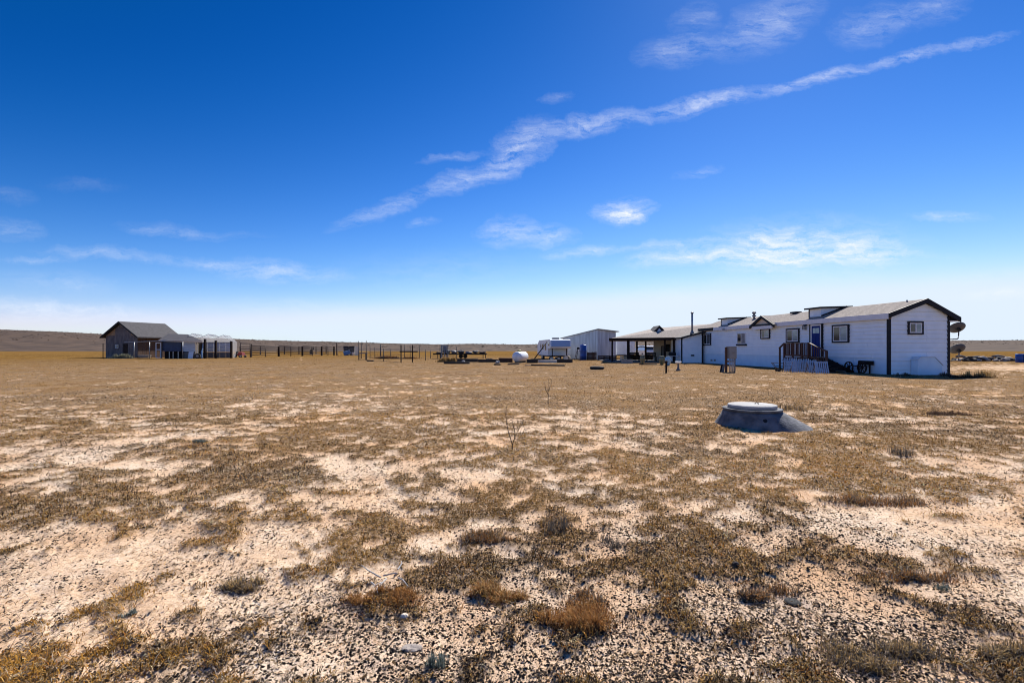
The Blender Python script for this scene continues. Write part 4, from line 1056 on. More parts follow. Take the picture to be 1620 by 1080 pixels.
MB().box(-.12,.18,-.05,.1,1.05,1.55).build('backing', M['black'], t); MB().tube([(.05,-.09,1.2),(.05,-.05,1.2)], .12, 14).build('dial', M['trimwhite'], t)

# ------------------------------------------------------------------ railway-tie edging and loose timbers in the yard
def timber(px0, px1, py, h, m, label, d=None, depth=.25, name='timber', grp=None, z0=-.03, skew=0.0):
    d = d or gd(py); x0, x1 = gx(px0,d), gx(px1,d)
    t = MB(); n = 6
    for k in range(1): t.hexa([(x0,d,z0),(x1,d+skew,z0),(x1,d+depth+skew,z0),(x0,d+depth,z0)], [(x0+.01,d+.01,h+.01),(x1-.01,d+skew+.01,h-.01),(x1-.01,d+depth+skew-.01,h),(x0+.01,d+depth-.01,h)])
    o = t.build(name, m, None)
    c = Vector(((x0+x1)/2, d, 0)); o.data.transform(Matrix.Translation(-c)); o.location = c
    return tag(o, label, 'timber', grp)
timber(702,743,575.5,.20,M['tie'],'long dark timber lying on the ground nearest, left of the propane tank', depth=.24)
timber(723,756,572.5,.34,M['tie'],'black timber edging at the left end of the long dark bed wall', grp='bed wall timbers')
timber(756.5,788,573,.30,M['tie'],'black timber edging in the middle of the long dark bed wall', grp='bed wall timbers', skew=.4)
timber(733,768,567,.20,M['tierust'],'thin rust brown timber on top of the far edge of the bed', d=54.0, z0=.0)
timber(788.5,811,573,.44,M['tierust'],'rust brown timber edging just left of the propane tank', depth=.3)
timber(833,851,574,.36,M['tie'],'short black timber edging just right of the propane tank', depth=.3)
timber(851.5,881,573.5,.30,M['cream'],'pale cream board lying in the row in front of the camper', depth=.2)
timber(881.5,906,573.5,.34,M['tie'],'black timber edging in front of the right end of the camper', depth=.3)
timber(840,892,578.5,.12,M['tie'],'long low dark plank lying on the grass in front of the cream board', depth=.3, skew=-.8)
timber(781,792,577.5,.12,M['tie'],'short dark block on the ground below the bed wall', depth=.2)
timber(803,822,577,.10,M['tie'],'dark plank lying just in front of the propane tank', depth=.3, skew=.5)
timber(830,841,578.5,.07,M['greywood'],'small grey plank right of the plank before the tank', depth=.25)
timber(580,591,571.5,.14,M['tie'],'short dark block beside the small table in the garden pen', depth=.2)
timber(1012,1040,577,.10,M['tie'],'dark timber lying on the ground in front of the porch benches', depth=.2)
for k, (px, py, r, lab) in enumerate(((733,572.8,.16,'small white rock at the foot of the bed wall, left one'),(787,574.5,.20,'white rock at the foot of the bed wall, right one'),(772,570.2,.2,'dark lump of rock on the bed wall'),(777,570,.18,'smaller dark lump of rock on the bed wall next to the other lump'))):
    d = gd(py); b = MB(); b.lump((0,0,r*.5), r, (1.1,1,.8), 30+k); o = b.build('rock', M['concretepale'] if k < 2 else M['tie'], None); o.location = (gx(px,d), d, 0); tag(o, lab, 'rock')

# ------------------------------------------------------------------ barn
bd = 71.5
barn = thing('barn', 'weathered grey wooden barn with dark shingled gable roof at the left', 'barn', (gx(167.5,bd+1.2),bd+1.2,0), R(-14))
BW, BLn = 6.1, 6.6
bez, bpz = 3.3, 5.25
b = MB(); b.box(0,BW,0,BLn,0,bez); b.extrude([(0,0,bez),(BW,0,bez),(BW/2,0,bpz-.1)], (0,BLn,0)); b.build('wall', M['barnwood'], barn)
# plywood sheets and gable boards
for k in range(5):
    for r_ in range(2):
        MB().box(.02+k*1.216, 1.206+k*1.216, -.03-.006*(k%2), 0, .02+r_*1.65, 1.64+r_*1.65).build('plywood_sheet', M['barnwood'], barn)
for k in range(10):
    x0 = .02+k*.606; x1 = x0+.6
    t0 = bez+(bpz-.1-bez)*(1-abs(x0-BW/2)/(BW/2)); t1 = bez+(bpz-.1-bez)*(1-abs(x1-BW/2)/(BW/2))
    b = MB(); b.extrude([(x0,-.02,bez+.01),(x1,-.02,bez+.01),(x1,-.02,max(t1-.04,bez+.02)),(x0,-.02,max(t0-.04,bez+.02))], (0,.02,0)); b.build('gable_board', M['tan'] if k in (0,1,2,8,9) else M['barnwood'], barn)
for k in range(10):
    MB().box(BW, BW+.03, k*.66+.01, k*.66+.645, 0, bez).build('side_board', M['barnred'], barn)
ov = .55
for s in (0, 1):
    xe = -ov if s == 0 else BW+ov; ze = bez-(bpz-bez)/(BW/2)*ov
    b = MB(); b.hexa([(xe,-.45,ze),(BW/2,-.45,bpz),(BW/2,BLn+.3,bpz),(xe,BLn+.3,ze)], [(xe,-.45,ze+.16),(BW/2,-.45,bpz+.16),(BW/2,BLn+.3,bpz+.16),(xe,BLn+.3,ze+.16)]); b.build('roof', M['shingledark'], barn)
    b = MB(); b.extrude([(xe,-.50,ze+.17),(BW/2,-.50,bpz+.17),(BW/2,-.50,bpz-.08),(xe,-.50,ze-.08)], (0,.045,0)); b.build('barge_board', M['trimdark'], barn)
    for k in range(5): MB().bar((xe+(.3 if s == 0 else -.3), .3+k*1.6, ze+.1), (BW/2, .3+k*1.6, bpz-.08), .05, .12).build('rafter', M['tan'], barn)
wn_ = window(.62,.50,(2.25,-.04,1.45),0,barn,frame=M['greywood'],fw=.09,right=M['glassd'])
bdr = MB().box(3.35,4.3,-.07,-.042,.02,2.1).build('door', M['darkwood'], barn); MB().box(4.15,4.22,-.11,-.07,1.0,1.15).build('latch', M['steel'], bdr)

# ------------------------------------------------------------------ poultry run in front of the barn
d = 69.0
run_ = thing('poultry_run', 'low pale pipe-framed poultry run with mesh in front of the barn', 'pen', (0,0,0))
zt_ = gz(541.2,d)
MB().tube([(gx(197,d),d,zt_),(gx(289,66.5),66.5,gz(538.5,66.5))], .045, 8).build('top_rail', M['galvpole'], run_)
for px in (163,212,236.5,289):
    dd_ = d if px < 250 else 66.5
    MB().tube([(gx(px,dd_),dd_,0),(gx(px,dd_),dd_,gz(541 if px > 170 else 543,dd_))], .05, 8).build('post', M['galvpole'] if px > 170 else M['steel'], run_)
for px in (268,274,282): MB().box(gx(px,67)-.04,gx(px,67)+.04,66.96,67.04,0,gz(556,67)).build('stake', M['cream'], run_)
b = MB(); x0, x1 = gx(246.5,68), gx(254.5,68)
for (a, c) in ((x0,x0+.09),(x1-.09,x1)): b.box(a,c,67.95,68.03,.1,gz(541.5,68))
for z in (.12,1.25,gz(542.5,68)): b.box(x0+.09,x1-.09,67.96,68.02,z-.05,z+.05)
b.build('gate', M['trimwhite'], run_)
for k in range(16):
    z = .15+k*.13
    if z < zt_: MB().tube([(gx(163,d),d,z),(gx(247,d),d,z)], .006, 4, False).build('mesh_wire', M['wire'], run_)
for k in range(22):
    px = 166+k*3.7; MB().tube([(gx(px,d),d,0),(gx(px,d),d,zt_)], .005, 4, False).build('mesh_wire', M['wire'], run_)
t = thing('water_trough', 'long grey metal trough on the ground inside the poultry run', 'trough', (gx(229,71.5),71.5,0))
b = MB(); b.hexa([(-.7,-.25,.03),(.7,-.25,.03),(.7,.25,.03),(-.7,.25,.03)], [(-.85,-.34,.45),(.85,-.34,.45),(.85,.34,.45),(-.85,.34,.45)]); b.build('basin', M['galvpole'], t)
for x in (-.5,.5): MB().box(x-.05,x+.05,-.28,.28,-.01,.04).build('skid', M['greywood'], t)

# ------------------------------------------------------------------ coop
cd = 67.8
coop = thing('chicken_coop', 'ramshackle coop with pale fascia, navy tarp wall and white corrugated sheets', 'coop', (0,0,0))
cx0, cx1 = gx(256,cd), gx(321,cd); ce = gz(538.5,cd); cp = gz(528.5,71.5)
b = MB(); b.box(cx0+.1,gx(306,cd),cd+.4,cd+1.6,0,ce-.15); b.build('back_volume', M['darkwood'], coop)
b = MB(); b.add([(cx0-.2,cd-.3,ce),(cx1+.2,cd-.3,ce-.15),(gx(297,cd+4.4),cd+4.4,cp-.1),(gx(266,cd+4.4),cd+4.4,cp),(cx0-.2,cd-.3,ce+.1),(cx1+.2,cd-.3,ce-.05),(gx(297,cd+4.4),cd+4.4,cp),(gx(266,cd+4.4),cd+4.4,cp+.1)], [(0,1,2,3),(7,6,5,4),(0,4,5,1),(1,5,6,2),(2,6,7,3),(3,7,4,0)]); b.build('roof', M['shingledark'], coop)
MB().hexa([(cx0-.2,cd-.35,ce-.12),(cx1+.2,cd-.35,ce-.30),(cx1+.2,cd-.305,ce-.30),(cx0-.2,cd-.305,ce-.12)], [(cx0-.2,cd-.35,ce+.14),(cx1+.2,cd-.35,ce-.04),(cx1+.2,cd-.305,ce-.04),(cx0-.2,cd-.305,ce+.14)]).build('fascia', M['cream'], coop)
b = MB(); n = 12; vs = []
for k in range(n+1):
    x = cx0+(gx(288,cd)-cx0)*k/n; yy = cd+.05*math.sin(k*1.7)
    vs += [(x,yy,gz(555.5,cd)+.05*math.sin(k*2.3)),(x,yy*0+cd,ce-.15)]
b.add(vs, [(2*k,2*k+2,2*k+3,2*k+1) for k in range(n)], True); b.add([(v[0],v[1]+.02,v[2]) for v in vs], [(2*k+1,2*k+3,2*k+2,2*k) for k in range(n)], True); b.build('tarp_wall', M['tarp'], coop)
for k in range(6):
    za = gz(556,cd)+k*.225; MB().hexa([(gx(290,cd),cd-.05,za),(gx(309,cd),cd-.05,za),(gx(309,cd),cd+.02,za),(gx(290,cd),cd+.02,za)], [(gx(290,cd),cd-.01,za+.215),(gx(309,cd),cd-.01,za+.215),(gx(309,cd),cd+.02,za+.215),(gx(290,cd),cd+.02,za+.215)]).build('corrugated_sheet', M['corrugate'], coop)
for px, m_ in ((256.5,'greywood'),(288.8,'darkwood'),(310,'cream'),(313,'cream'),(319,'darkwood')):
    MB().box(gx(px,cd)-.08,gx(px,cd)+.08,cd-.12,cd-.055,0,ce-.2).build('post', M[m_], coop)
MB().box(gx(290,cd),gx(309,cd),cd,cd+.03,.05,gz(557,cd)).build('lower_board', M['greywood'], coop)
t = thing('white_board', 'white board leaning at the foot of the corrugated coop wall', 'board', (gx(301.5,67.2),67.2,0))
MB().hexa([(-.33,-.1,0),(.33,-.1,0),(.33,-.06,0),(-.33,-.06,0)], [(-.33,.12,.95),(.33,.12,.95),(.33,.16,.95),(-.33,.16,.95)]).build('face', M['trimwhite'], t)
MB().box(-.3,.3,-.0,.05,.0,.3).build('foot', M['greywood'], t)
b = MB(); t = thing('worn_tyre', 'black tyre standing against the right end of the coop', 'tyre', (gx(312.5,67),67,0), R(20))
b.tube([(0,-.11,.36),(0,.11,.36)], .37, 22); b.build('casing', M['rubber'], t)
MB().tube([(0,-.125,.36),(0,.125,.36)], .19, 16).build('rim', M['greybox'], t)
t = thing('blue_plank', 'pale blue plank leaning between the coop and the greenhouse', 'plank', (gx(318,67.5),67.5,0))
MB().hexa([(-.02,0,0),(.22,0,0),(.22,.05,0),(-.02,.05,0)], [(-.2,.3,1.9),(.02,.3,1.9),(.02,.35,1.9),(-.2,.35,1.9)]).build('face', mat('pale_blue_paint', (.25,.40,.55), (.18,.30,.45), scale=5), t)
MB().box(-.04,.24,-.02,.07,0,.04).build('foot', M['greywood'], t)

# ------------------------------------------------------------------ greenhouse
gd_ = 70.5
gh = thing('greenhouse', 'translucent white greenhouse with three peaked roof bays beside the coop', 'greenhouse', (0,0,0))
wall_z = gz(541.5,gd_)
peaks = [(293,305,317,527.5),(317,330,342,528.5),(342,354,367.5,530)]
GL = 5.0; SH = -2.1
for (a, p, c, py) in peaks:
    xa, xp, xc = gx(a,gd_), gx(p,gd_), gx(c,gd_); zp_ = gz(py,gd_); zv0 = gz(534.5,gd_) if c < 360 else wall_z; za = gz(534.5,gd_)
    for (x0, z0, x1, z1) in ((xa,za,xp,zp_),(xp,zp_,xc,zv0)):
        b = MB(); b.add([(x0,gd_,z0),(x1,gd_,z1),(x1+SH,gd_+GL,z1),(x0+SH,gd_+GL,z0)], [(0,1,2,3)]); b.build('roof_film', M['film'], gh)
        for k in range(4): MB().tube([(x0+SH*k/3,gd_+k*GL/3-.04,z0+.02),(x1+SH*k/3,gd_+k*GL/3-.04,z1+.02)], .03, 6).build('hoop', M['galvpole'], gh)
    b = MB(); b.add([(xa,gd_+.03,wall_z),(xc,gd_+.03,wall_z),(xc,gd_+.03,zv0),(xp,gd_+.03,zp_-.04),(xa,gd_+.03,za)], [(0,1,2,3,4)]); b.build('gable_film', M['film'], gh)
xg0, xg1 = gx(319,gd_), gx(367,gd_)
for k in range(5):
    x0 = xg0+(xg1-xg0)*k/5
    for r_ in range(3):
        z0 = .9+r_*(wall_z-.9)/3; MB().box(x0+.02,x0+(xg1-xg0)/5-.02,gd_-.02-.01*(r_%2),gd_+.01,z0,z0+(wall_z-.9)/3-.02).build('wall_sheet', M['corrugate'], gh)
    MB().box(x0+.02,x0+(xg1-xg0)/5-.02,gd_-.02,gd_+.01,.04,.86).build('base_board', M['greywood'], gh)
b = MB(); b.add([(xg1,gd_,0),(xg1+SH,gd_+GL,0),(xg1+SH,gd_+GL,wall_z),(xg1,gd_,wall_z)], [(0,1,2,3)]); b.build('side_film', M['film'], gh)
MB().box(xg0,xg1,gd_-.06,gd_-.035,wall_z-.06,wall_z+.04).build('wall_plate', M['greywood'], gh)

# ------------------------------------------------------------------ corral of pipe rails
cor = thing('corral_fence', 'long dark pipe rail corral fence with thick posts right of the greenhouse', 'fence', (0,0,0))
line = [(324.5,68.2,536),(341.5,68.6,538.5),(366,69.5,539.5),(397,78,544),(441,84,548),(478.5,88,548),(509,93,548),(528.5,97,548)]
posts3 = []
for (px, d, pt_) in line:
    x = gx(px,d); zt_ = gz(pt_,d); posts3.append((x,d,zt_)); wd = .24 if px < 370 else .26
    MB().box(x-wd/2,x+wd/2,d-wd/2,d+wd/2,0,zt_).build('post', M['darkwood'], cor)
for (p, q) in zip(posts3[3:], posts3[4:]):
    for z in (.35,.75,1.15,1.5,1.8):
        MB().tube([(p[0],p[1],z),(q[0],q[1],z)], .06, 6).build('rail', M['steel'], cor)
    n = 2
    for k in range(1, n):
        tt = k/n; x = p[0]+(q[0]-p[0])*tt; yy = p[1]+(q[1]-p[1])*tt; MB().tube([(x,yy,0),(x,yy,1.82)], .07, 6).build('thin_post', M['steel'], cor)
for (p, q) in zip(posts3[:2], posts3[1:3]):
    for z in (.4,.8): MB().tube([(p[0],p[1],z),(q[0],q[1],z)], .035, 6).build('rail', M['greywood'], cor)
# far side of the corral
cor2 = thing('far_corral_fence', 'thinner far side of the corral, rails seen through the near fence', 'fence', (0,0,0))
pp = [(380,104),(412,106),(450,108),(473,110),(500,112),(516,114),(533,116),(548,118)]
q3 = [(gx(px,d),d) for px, d in pp]
for (x, yy) in q3: MB().box(x-.09,x+.09,yy-.09,yy+.09,0,1.85).build('post', M['steel'], cor2)
for a, c in zip(q3, q3[1:]):
    for z in (.4,.85,1.3,1.75): MB().tube([(a[0],a[1],z),(c[0],c[1],z)], .06, 6).build('rail', M['steel'], cor2)
gt = thing('corral_gate', 'tall dark pipe gate frame above the red machine', 'gate', (0,0,0))
d = 76; xa, xb = gx(380.5,d), gx(396,d); zt_ = gz(542.5,d)
for x in (xa,xb): MB().tube([(x,d,0),(x,d,zt_)], .07, 8).build('upright', M['steel'], gt)
MB().tube([(xa,d,zt_-.05),(xb,d,zt_-.05)], .05, 8).build('lintel', M['steel'], gt)
for z in (.5,.9,1.3,1.65): MB().tube([(xa,d,z),(xb,d,z)], .03, 6).build('rail', M['steel'], gt)
MB().box(gx(533,96)-.1,gx(533,96)+.1,95.9,96.1,0,gz(543.5,96)).build('post', M['steel'], cor2)
# red machine
d = 74.5; t = thing('red_mower', 'small faded red garden tractor parked at the corral gate', 'tractor', (gx(381,d),d,0), R(70))
MB().hexa([(-.3,-.6,.35),(.3,-.6,.35),(.3,.35,.35),(-.3,.35,.35)], [(-.26,-.5,.78),(.26,-.5,.78),(.26,.2,.85),(-.26,.2,.85)]).build('hood', M['red'], t)
MB().box(-.32,.32,.36,.95,.30,.55).build('rear_deck', M['red'], t)
MB().hexa([(-.2,.5,.56),(.2,.5,.56),(.2,.85,.56),(-.2,.85,.56)], [(-.2,.75,.95),(.2,.75,.95),(.2,.88,.95),(-.2,.88,.95)]).build('seat', M['black'], t)
MB().bar((0,.3,.8),(0,.45,1.0), .04).build('steering_column', M['black'], t)
for (x, yy, r) in ((-.4,-.45,.2),(.4,-.45,.2),(-.45,.65,.3),(.45,.65,.3)):
    w_ = MB(); w_.tube([(x-.09,yy,r),(x+.09,yy,r)], r, 16); wh = w_.build('wheel', M['rubber'], t); MB().tube([(x-.1,yy,r),(x+.1,yy,r)], r*.5, 12).build('rim', M['trimwhite'], wh)
# dark stack of tyres behind the fence
for k in range(4):
    tt = tyre('stacked_tyre', 'black tyre in the tall dark stack inside the corral', 492.5+(.5 if k % 2 else -.3), 561.2, .38, .17, M['rubber'], zoff=.265*k, group='stack of tyres inside the corral')
t = thing('dark_chair', 'dark seat standing on the tyre stack inside the corral', 'seat', (gx(492.5,102),102.5,1.1)); t.location.z = 1.06
MB().box(-.3,.3,-.3,.3,0,.09).build('seat', M['black'], t); MB().box(-.3,.3,.24,.3,.09,.6).build('backrest', M['black'], t)
# bins and barrels near the pen
d = 98
for k, (px, lab) in enumerate(((548.5,'black-topped dark bin at the left, behind the tilted blue crate'),(557.5,'black-topped dark bin next to the cream panel'))):
    t = thing('dark_bin', lab, 'bin', (gx(px,d),d,0), 0, 'dark bins behind the corral')
    MB().hexa([(-.42,-.35,0),(.42,-.35,0),(.42,.35,0),(-.42,.35,0)], [(-.52,-.45,1.6),(.52,-.45,1.6),(.52,.45,1.6),(-.52,.45,1.6)]).build('body', M['scrap'], t)
    MB().hexa([(-.56,-.5,1.6),(.56,-.5,1.6),(.56,.5,1.6),(-.56,.5,1.6)], [(-.5,-.42,1.85),(.5,-.42,1.85),(.5,.5,1.85),(-.5,.5,1.85)]).build('lid', M['black'], t)
t = thing('blue_crate', 'tilted pale blue crate with white end in front of the dark bins', 'crate', (gx(549.5,95),95,.0), R(25))
b = MB(); b.box(-.6,.6,-.4,.4,0,.75); o = b.build('body', mat('dull_blue', (.16,.28,.45), (.12,.2,.34), scale=3), t); o.rotation_euler = (0,R(-16),0); o.location = (0,0,.17)
MB().box(.601,.63,-.38,.38,.03,.72).build('end_panel', M['trimwhite'], o)
t = thing('cream_panel', 'upright cream panel standing between the dark bins and the pen', 'panel', (gx(564.5,96),96,0))
MB().box(-.38,.38,-.04,.04,0,gz(547.5,96)).build('face', M['cream'], t); MB().bar((.3,.05,0.0),(.3,.6,0), .06).build('foot', M['greywood'], t); MB().bar((.3,.06,1.2),(.3,.58,.03), .05).build('brace', M['greywood'], t)
t = thing('white_bucket', 'small white bucket at the foot of the dark bins', 'bucket', (gx(558.5,94),94,0))
MB().lathe([(.2,0),(.26,.6),(.27,.62),(.25,.62),(.19,.05)], 16).build('pail', M['trimwhite'], t); MB().lathe([(.265,.55),(.28,.57),(.265,.6)], 16).build('rim', M['trimwhite'], t)

# ------------------------------------------------------------------ garden pen of steel posts and wire
pen = thing('garden_pen', 'garden pen of thin steel posts and wire in the middle distance', 'pen', (0,0,0))
for (px, pt_, pb) in ((567.5,539.5,569),(572,541,567),(579.5,539,569.5),(585.5,541,566.5),(593,549,567),(602,544,566),(607,551,571.5),(618,553,567),(640,545,566),(650,547,567),(663.5,546,567),(673,552,570),(681,554,567),(696,545,566.5),(722.5,548,569)):
    d = gd(pb); MB().tube([(gx(px,d),d,-.05),(gx(px,d),d,gz(pt_,d))], .045 if px != 602 else .08, 6).build('post', M['tpost'], pen)
wires = [((567.5,59.5),(607,53.3)),((607,53.3),(634.5,47.8)),((585.5,69),(663.5,67.5)),((663.5,67.5),(722,60))]
for (a, c) in wires:
    for z in (.05,.45,.9,1.3): MB().tube([(gx(a[0],a[1]),a[1],z),(gx(c[0],c[1]),c[1],z)], .013, 4, False).build('wire', M['wire'], pen)
fr = thing('hitching_frame', 'thick dark beam carried on thin posts in the garden pen', 'frame', (0,0,0))
d = 50; MB().box(gx(632.5,d),gx(661,d),d-.1,d+.1,gz(557,d),gz(555,d)).build('beam', M['black'], fr)
for (px, pt_, dd_) in ((634.5,546,50.15),(652.7,545.5,49.85)): MB().box(gx(px,dd_)-.05,gx(px,dd_)+.05,dd_-.05,dd_+.05,0,gz(pt_,dd_)).build('post', M['darkwood'], fr)
t = thing('wire_table', 'small blue-topped table standing in the corner of the pen', 'table', (gx(574,60),60,0))
MB().box(-.5,.5,-.3,.3,.78,.86).build('top', M['tarp'], t)
for sx in (-.42,.42):
    for sy in (-.24,.24): MB().box(sx-.035,sx+.035,sy-.035,sy+.035,0,.78).build('leg', M['tpost'], t)
# squeeze chute
ch = thing('cattle_chute', 'grey-blue steel livestock chute standing before the loaded trailer', 'chute', (0,0,0))
mm = mat('dull_blue_steel', (.13,.17,.22), (.09,.11,.14), scale=5, rough=.6)
for px, d in ((698,66),(703,66),(708.5,66.5),(699.5,68),(706,68)): MB().box(gx(px,d)-.06,gx(px,d)+.06,d-.06,d+.06,0,gz(545.5,d)).build('upright', mm, ch)
for z in (.4,.9,1.3,1.75): MB().bar((gx(698,66),66,z),(gx(708.5,66.5),66.5,z), .06).build('bar', mm, ch)
MB().box(gx(701,65.9),gx(707,65.9),65.85,65.92,1.1,1.75).build('side_plate', mm, ch)
MB().bar((gx(698,66),66,1.85),(gx(706,68),68,1.85), .08).build('top_bar', mm, ch)
# loaded flatbed
fb = thing('flatbed_trailer', 'long low dark flatbed trailer behind the pen', 'trailer', (0,0,0)); d = 68
xa, xb = gx(685,d), gx(770,d)
for k in range(8): MB().box(xa,xb,d+k*.26,d+k*.26+.25,.62,.70).build('deck_board', M['darkwood'], fb)
MB().box(xa,xb,d-.06,d-.005,.54,.72).build('side_rail', M['black'], fb)
for px in (692,696.5,764,768): MB().box(gx(px,d)-.05,gx(px,d)+.05,d+.3,d+.4,0,.62).build('stand', M['steel'], fb)
for px in (728,735):
    w_ = MB(); w_.tube([(gx(px,d),d+.9,.3),(gx(px,d),d+1.15,.3)], .3, 16); w_.build('wheel', M['rubber'], fb)
scr = [(689,698,.25,'tie','thin dark timber on the left end of the flatbed'),(699,712,.62,'scrap','bulky dark bundle at the left end of the flatbed'),(713,722,.48,'scrapgrey','grey machine part beside the dark bundle on the flatbed'),(723,734,.52,'scrap','dark scrap lump in the middle of the flatbed'),(735,747,.30,'scrapgrey','low grey sheet metal scrap on the flatbed'),(747,757,.48,'scrap','dark rounded scrap heap right of the middle on the flatbed'),(757,768,.34,'tierust','rusty brown scrap at the right end of the flatbed')]
for k, (p0, p1, h_, m_, lab) in enumerate(scr):
    x0, x1 = gx(p0,d+.4), gx(p1,d+.4); b = MB()
    b.lump((0,0,h_*.45), 1.0, ((x1-x0)/2, .45, h_*.5), 80+k, 1, .22)
    for q in range(4): b.bar((rnd.uniform(-.5,.5)*(x1-x0),rnd.uniform(-.3,.3),rnd.uniform(.05,h_*.6)),(rnd.uniform(-.6,.6)*(x1-x0),rnd.uniform(-.3,.3),rnd.uniform(.1,h_)), .06)
    o = b.build('scrap', M[m_], None); o.location = ((x0+x1)/2, d+.9, .70); tag(o, lab, 'scrap')

# ------------------------------------------------------------------ right-hand edge: rock row, blue barrels
dd_ = 60
for k in range(24):
    px = 1511+k*4.05+rnd.uniform(-1,1); d = 55+rnd.uniform(-1.5,3); r = rnd.uniform(.22,.48)
    pale = rnd.random() < .45
    b = MB(); b.lump((0,0,r*.35), r, (1.25,1,.75), 200+k, 1, .3); o = b.build('rock', M['rock'] if pale else M['tie'], None); o.location = (gx(px,d), d, 0)
    tag(o, ('pale rock in the row of rubble right of the house' if pale else 'dark lump in the row of rubble right of the house'), 'rock', 'pale rubble rocks' if pale else 'dark rubble lumps')
for k, (px0, px1, d, h, lab) in enumerate(((1534,1562,57,.62,'grey-brown old timber lying in the rubble row right of the house'),(1570,1590,58,.72,'pale bleached timber lying in the rubble row near the blue barrels'),(1513,1528,58,.7,'bleached timber in the rubble row behind the lower dish'))):
    x0, x1 = gx(px0,d), gx(px1,d); b = MB(); b.tube([(x0-(x0+x1)/2,0,h-.25),(0,.1,h-.18),(x1-(x0+x1)/2,0,h-.3)], [.12,.14,.10], 8); o = b.build('old_timber', M['greywood'], None); o.location = ((x0+x1)/2, d, 0); tag(o, lab, 'timber')
for k, (px, lab) in enumerate(((1612,'blue barrel at the right edge, the left one of the pair'),(1620.5,'blue barrel cut by the right edge of the picture'))):
    d = 50; t = thing('blue_barrel', lab, 'barrel', (gx(px,d),d,0), 0, 'blue barrels at the right edge')
    MB().lathe([(.26,0),(.28,.05),(.28,.28),(.295,.30),(.28,.32),(.28,.58),(.295,.60),(.28,.62),(.28,.82),(.26,.86),(.05,.86)], 20).build('drum', M['bluepaint'], t)
    MB().lathe([(.285,.84),(.295,.87),(.27,.89)], 20).build('rim', M['bluepaint'], t)

# ------------------------------------------------------------------ dry vegetation
def leaf_material(name, trans=.22, rough=.8):
    m = bpy.data.materials.new(name); m.use_nodes = True
    nt = m.node_tree; b = nt.nodes['Principled BSDF']; b.inputs['Roughness'].default_value = rough; b.inputs['Specular IOR Level'].default_value = .04
    a = nt.nodes.new('ShaderNodeAttribute'); a.attribute_name = 'tint'
    nt.links.new(a.outputs['Color'], b.inputs['Base Color'])
    t = nt.nodes.new('ShaderNodeBsdfTranslucent'); nt.links.new(a.outputs['Color'], t.inputs['Color'])
    mx = nt.nodes.new('ShaderNodeMixShader'); mx.inputs[0].default_value = trans
    nt.links.new(b.outputs[0], mx.inputs[1]); nt.links.new(t.outputs[0], mx.inputs[2])
    nt.links.new(mx.outputs[0], nt.nodes['Material Output'].inputs['Surface'])
    return m
GRASS = leaf_material('dead_grass')
PAL = np.array([(.36,.185,.036),(.47,.285,.085),(.15,.10,.048),(.30,.115,.022),(.036,.024,.016),(.64,.49,.27)])  # near-black entry: dark dead blades, also painted shade down in the thatch
def blades(x, y, z, h, wdt, az, lean, col, curl=.5):
    """bent tapered blades: 5 points, 3 triangles each"""
    n = len(x); dx, dy = np.sin(az), np.cos(az)           # lean direction
    sx, sy = np.cos(az), -np.sin(az)                      # width direction
    up1 = np.cos(lean*.6); out1 = np.sin(lean*.6); up2 = np.cos(lean*(1+curl)); out2 = np.sin(lean*(1+curl))
    p0 = np.stack([x, y, z-.004], -1)
    p1 = p0+np.stack([dx*out1, dy*out1, up1], -1)*(h*.55)[:, None]
    p2 = p1+np.stack([dx*out2, dy*out2, np.maximum(up2, -.25)], -1)*(h*.45)[:, None]
    p2[:, 2] = np.maximum(p2[:, 2], z+.002)
    s = np.stack([sx, sy, np.zeros(n)], -1)*(wdt/2)[:, None]
    co = np.stack([p0-s, p0+s, p1-s*.75, p1+s*.75, p2], 1).reshape(-1, 3)
    b = np.arange(n)[:, None]*5
    f = np.concatenate([b+np.array([[0,1,3]]), b+np.array([[0,3,2]]), b+np.array([[2,3,4]])], 1).reshape(-1, 3)
    return co, f, np.repeat(col, 5, 0)
def tinted(name, co, f, col, m):
    me = np_mesh(name, co, [f], m, False)
    a = me.color_attributes.new('tint', 'FLOAT_COLOR', 'POINT')
    a.data.foreach_set('color', np.concatenate([col, np.ones((len(col), 1))], 1).astype(np.float32).ravel())
    o = bpy.data.objects.new(name, me); COL.objects.link(o); return o
def blocked(x, y):
    """no grass inside buildings or the riser"""
    c, s = math.cos(HROT), math.sin(HROT); rx, ry = x-HX, y-HD
    lx, ly = rx*c+ry*s, -rx*s+ry*c
    b = (lx > -.05) & (lx < HW) & (ly > -.05) & (ly < HL)
    b |= (np.hypot(x-CB[0], y-CB[1]) < Rb+.03)
    b |= (y > 49) & (y < 58) & (x > 10) & (x < 19)
    return b
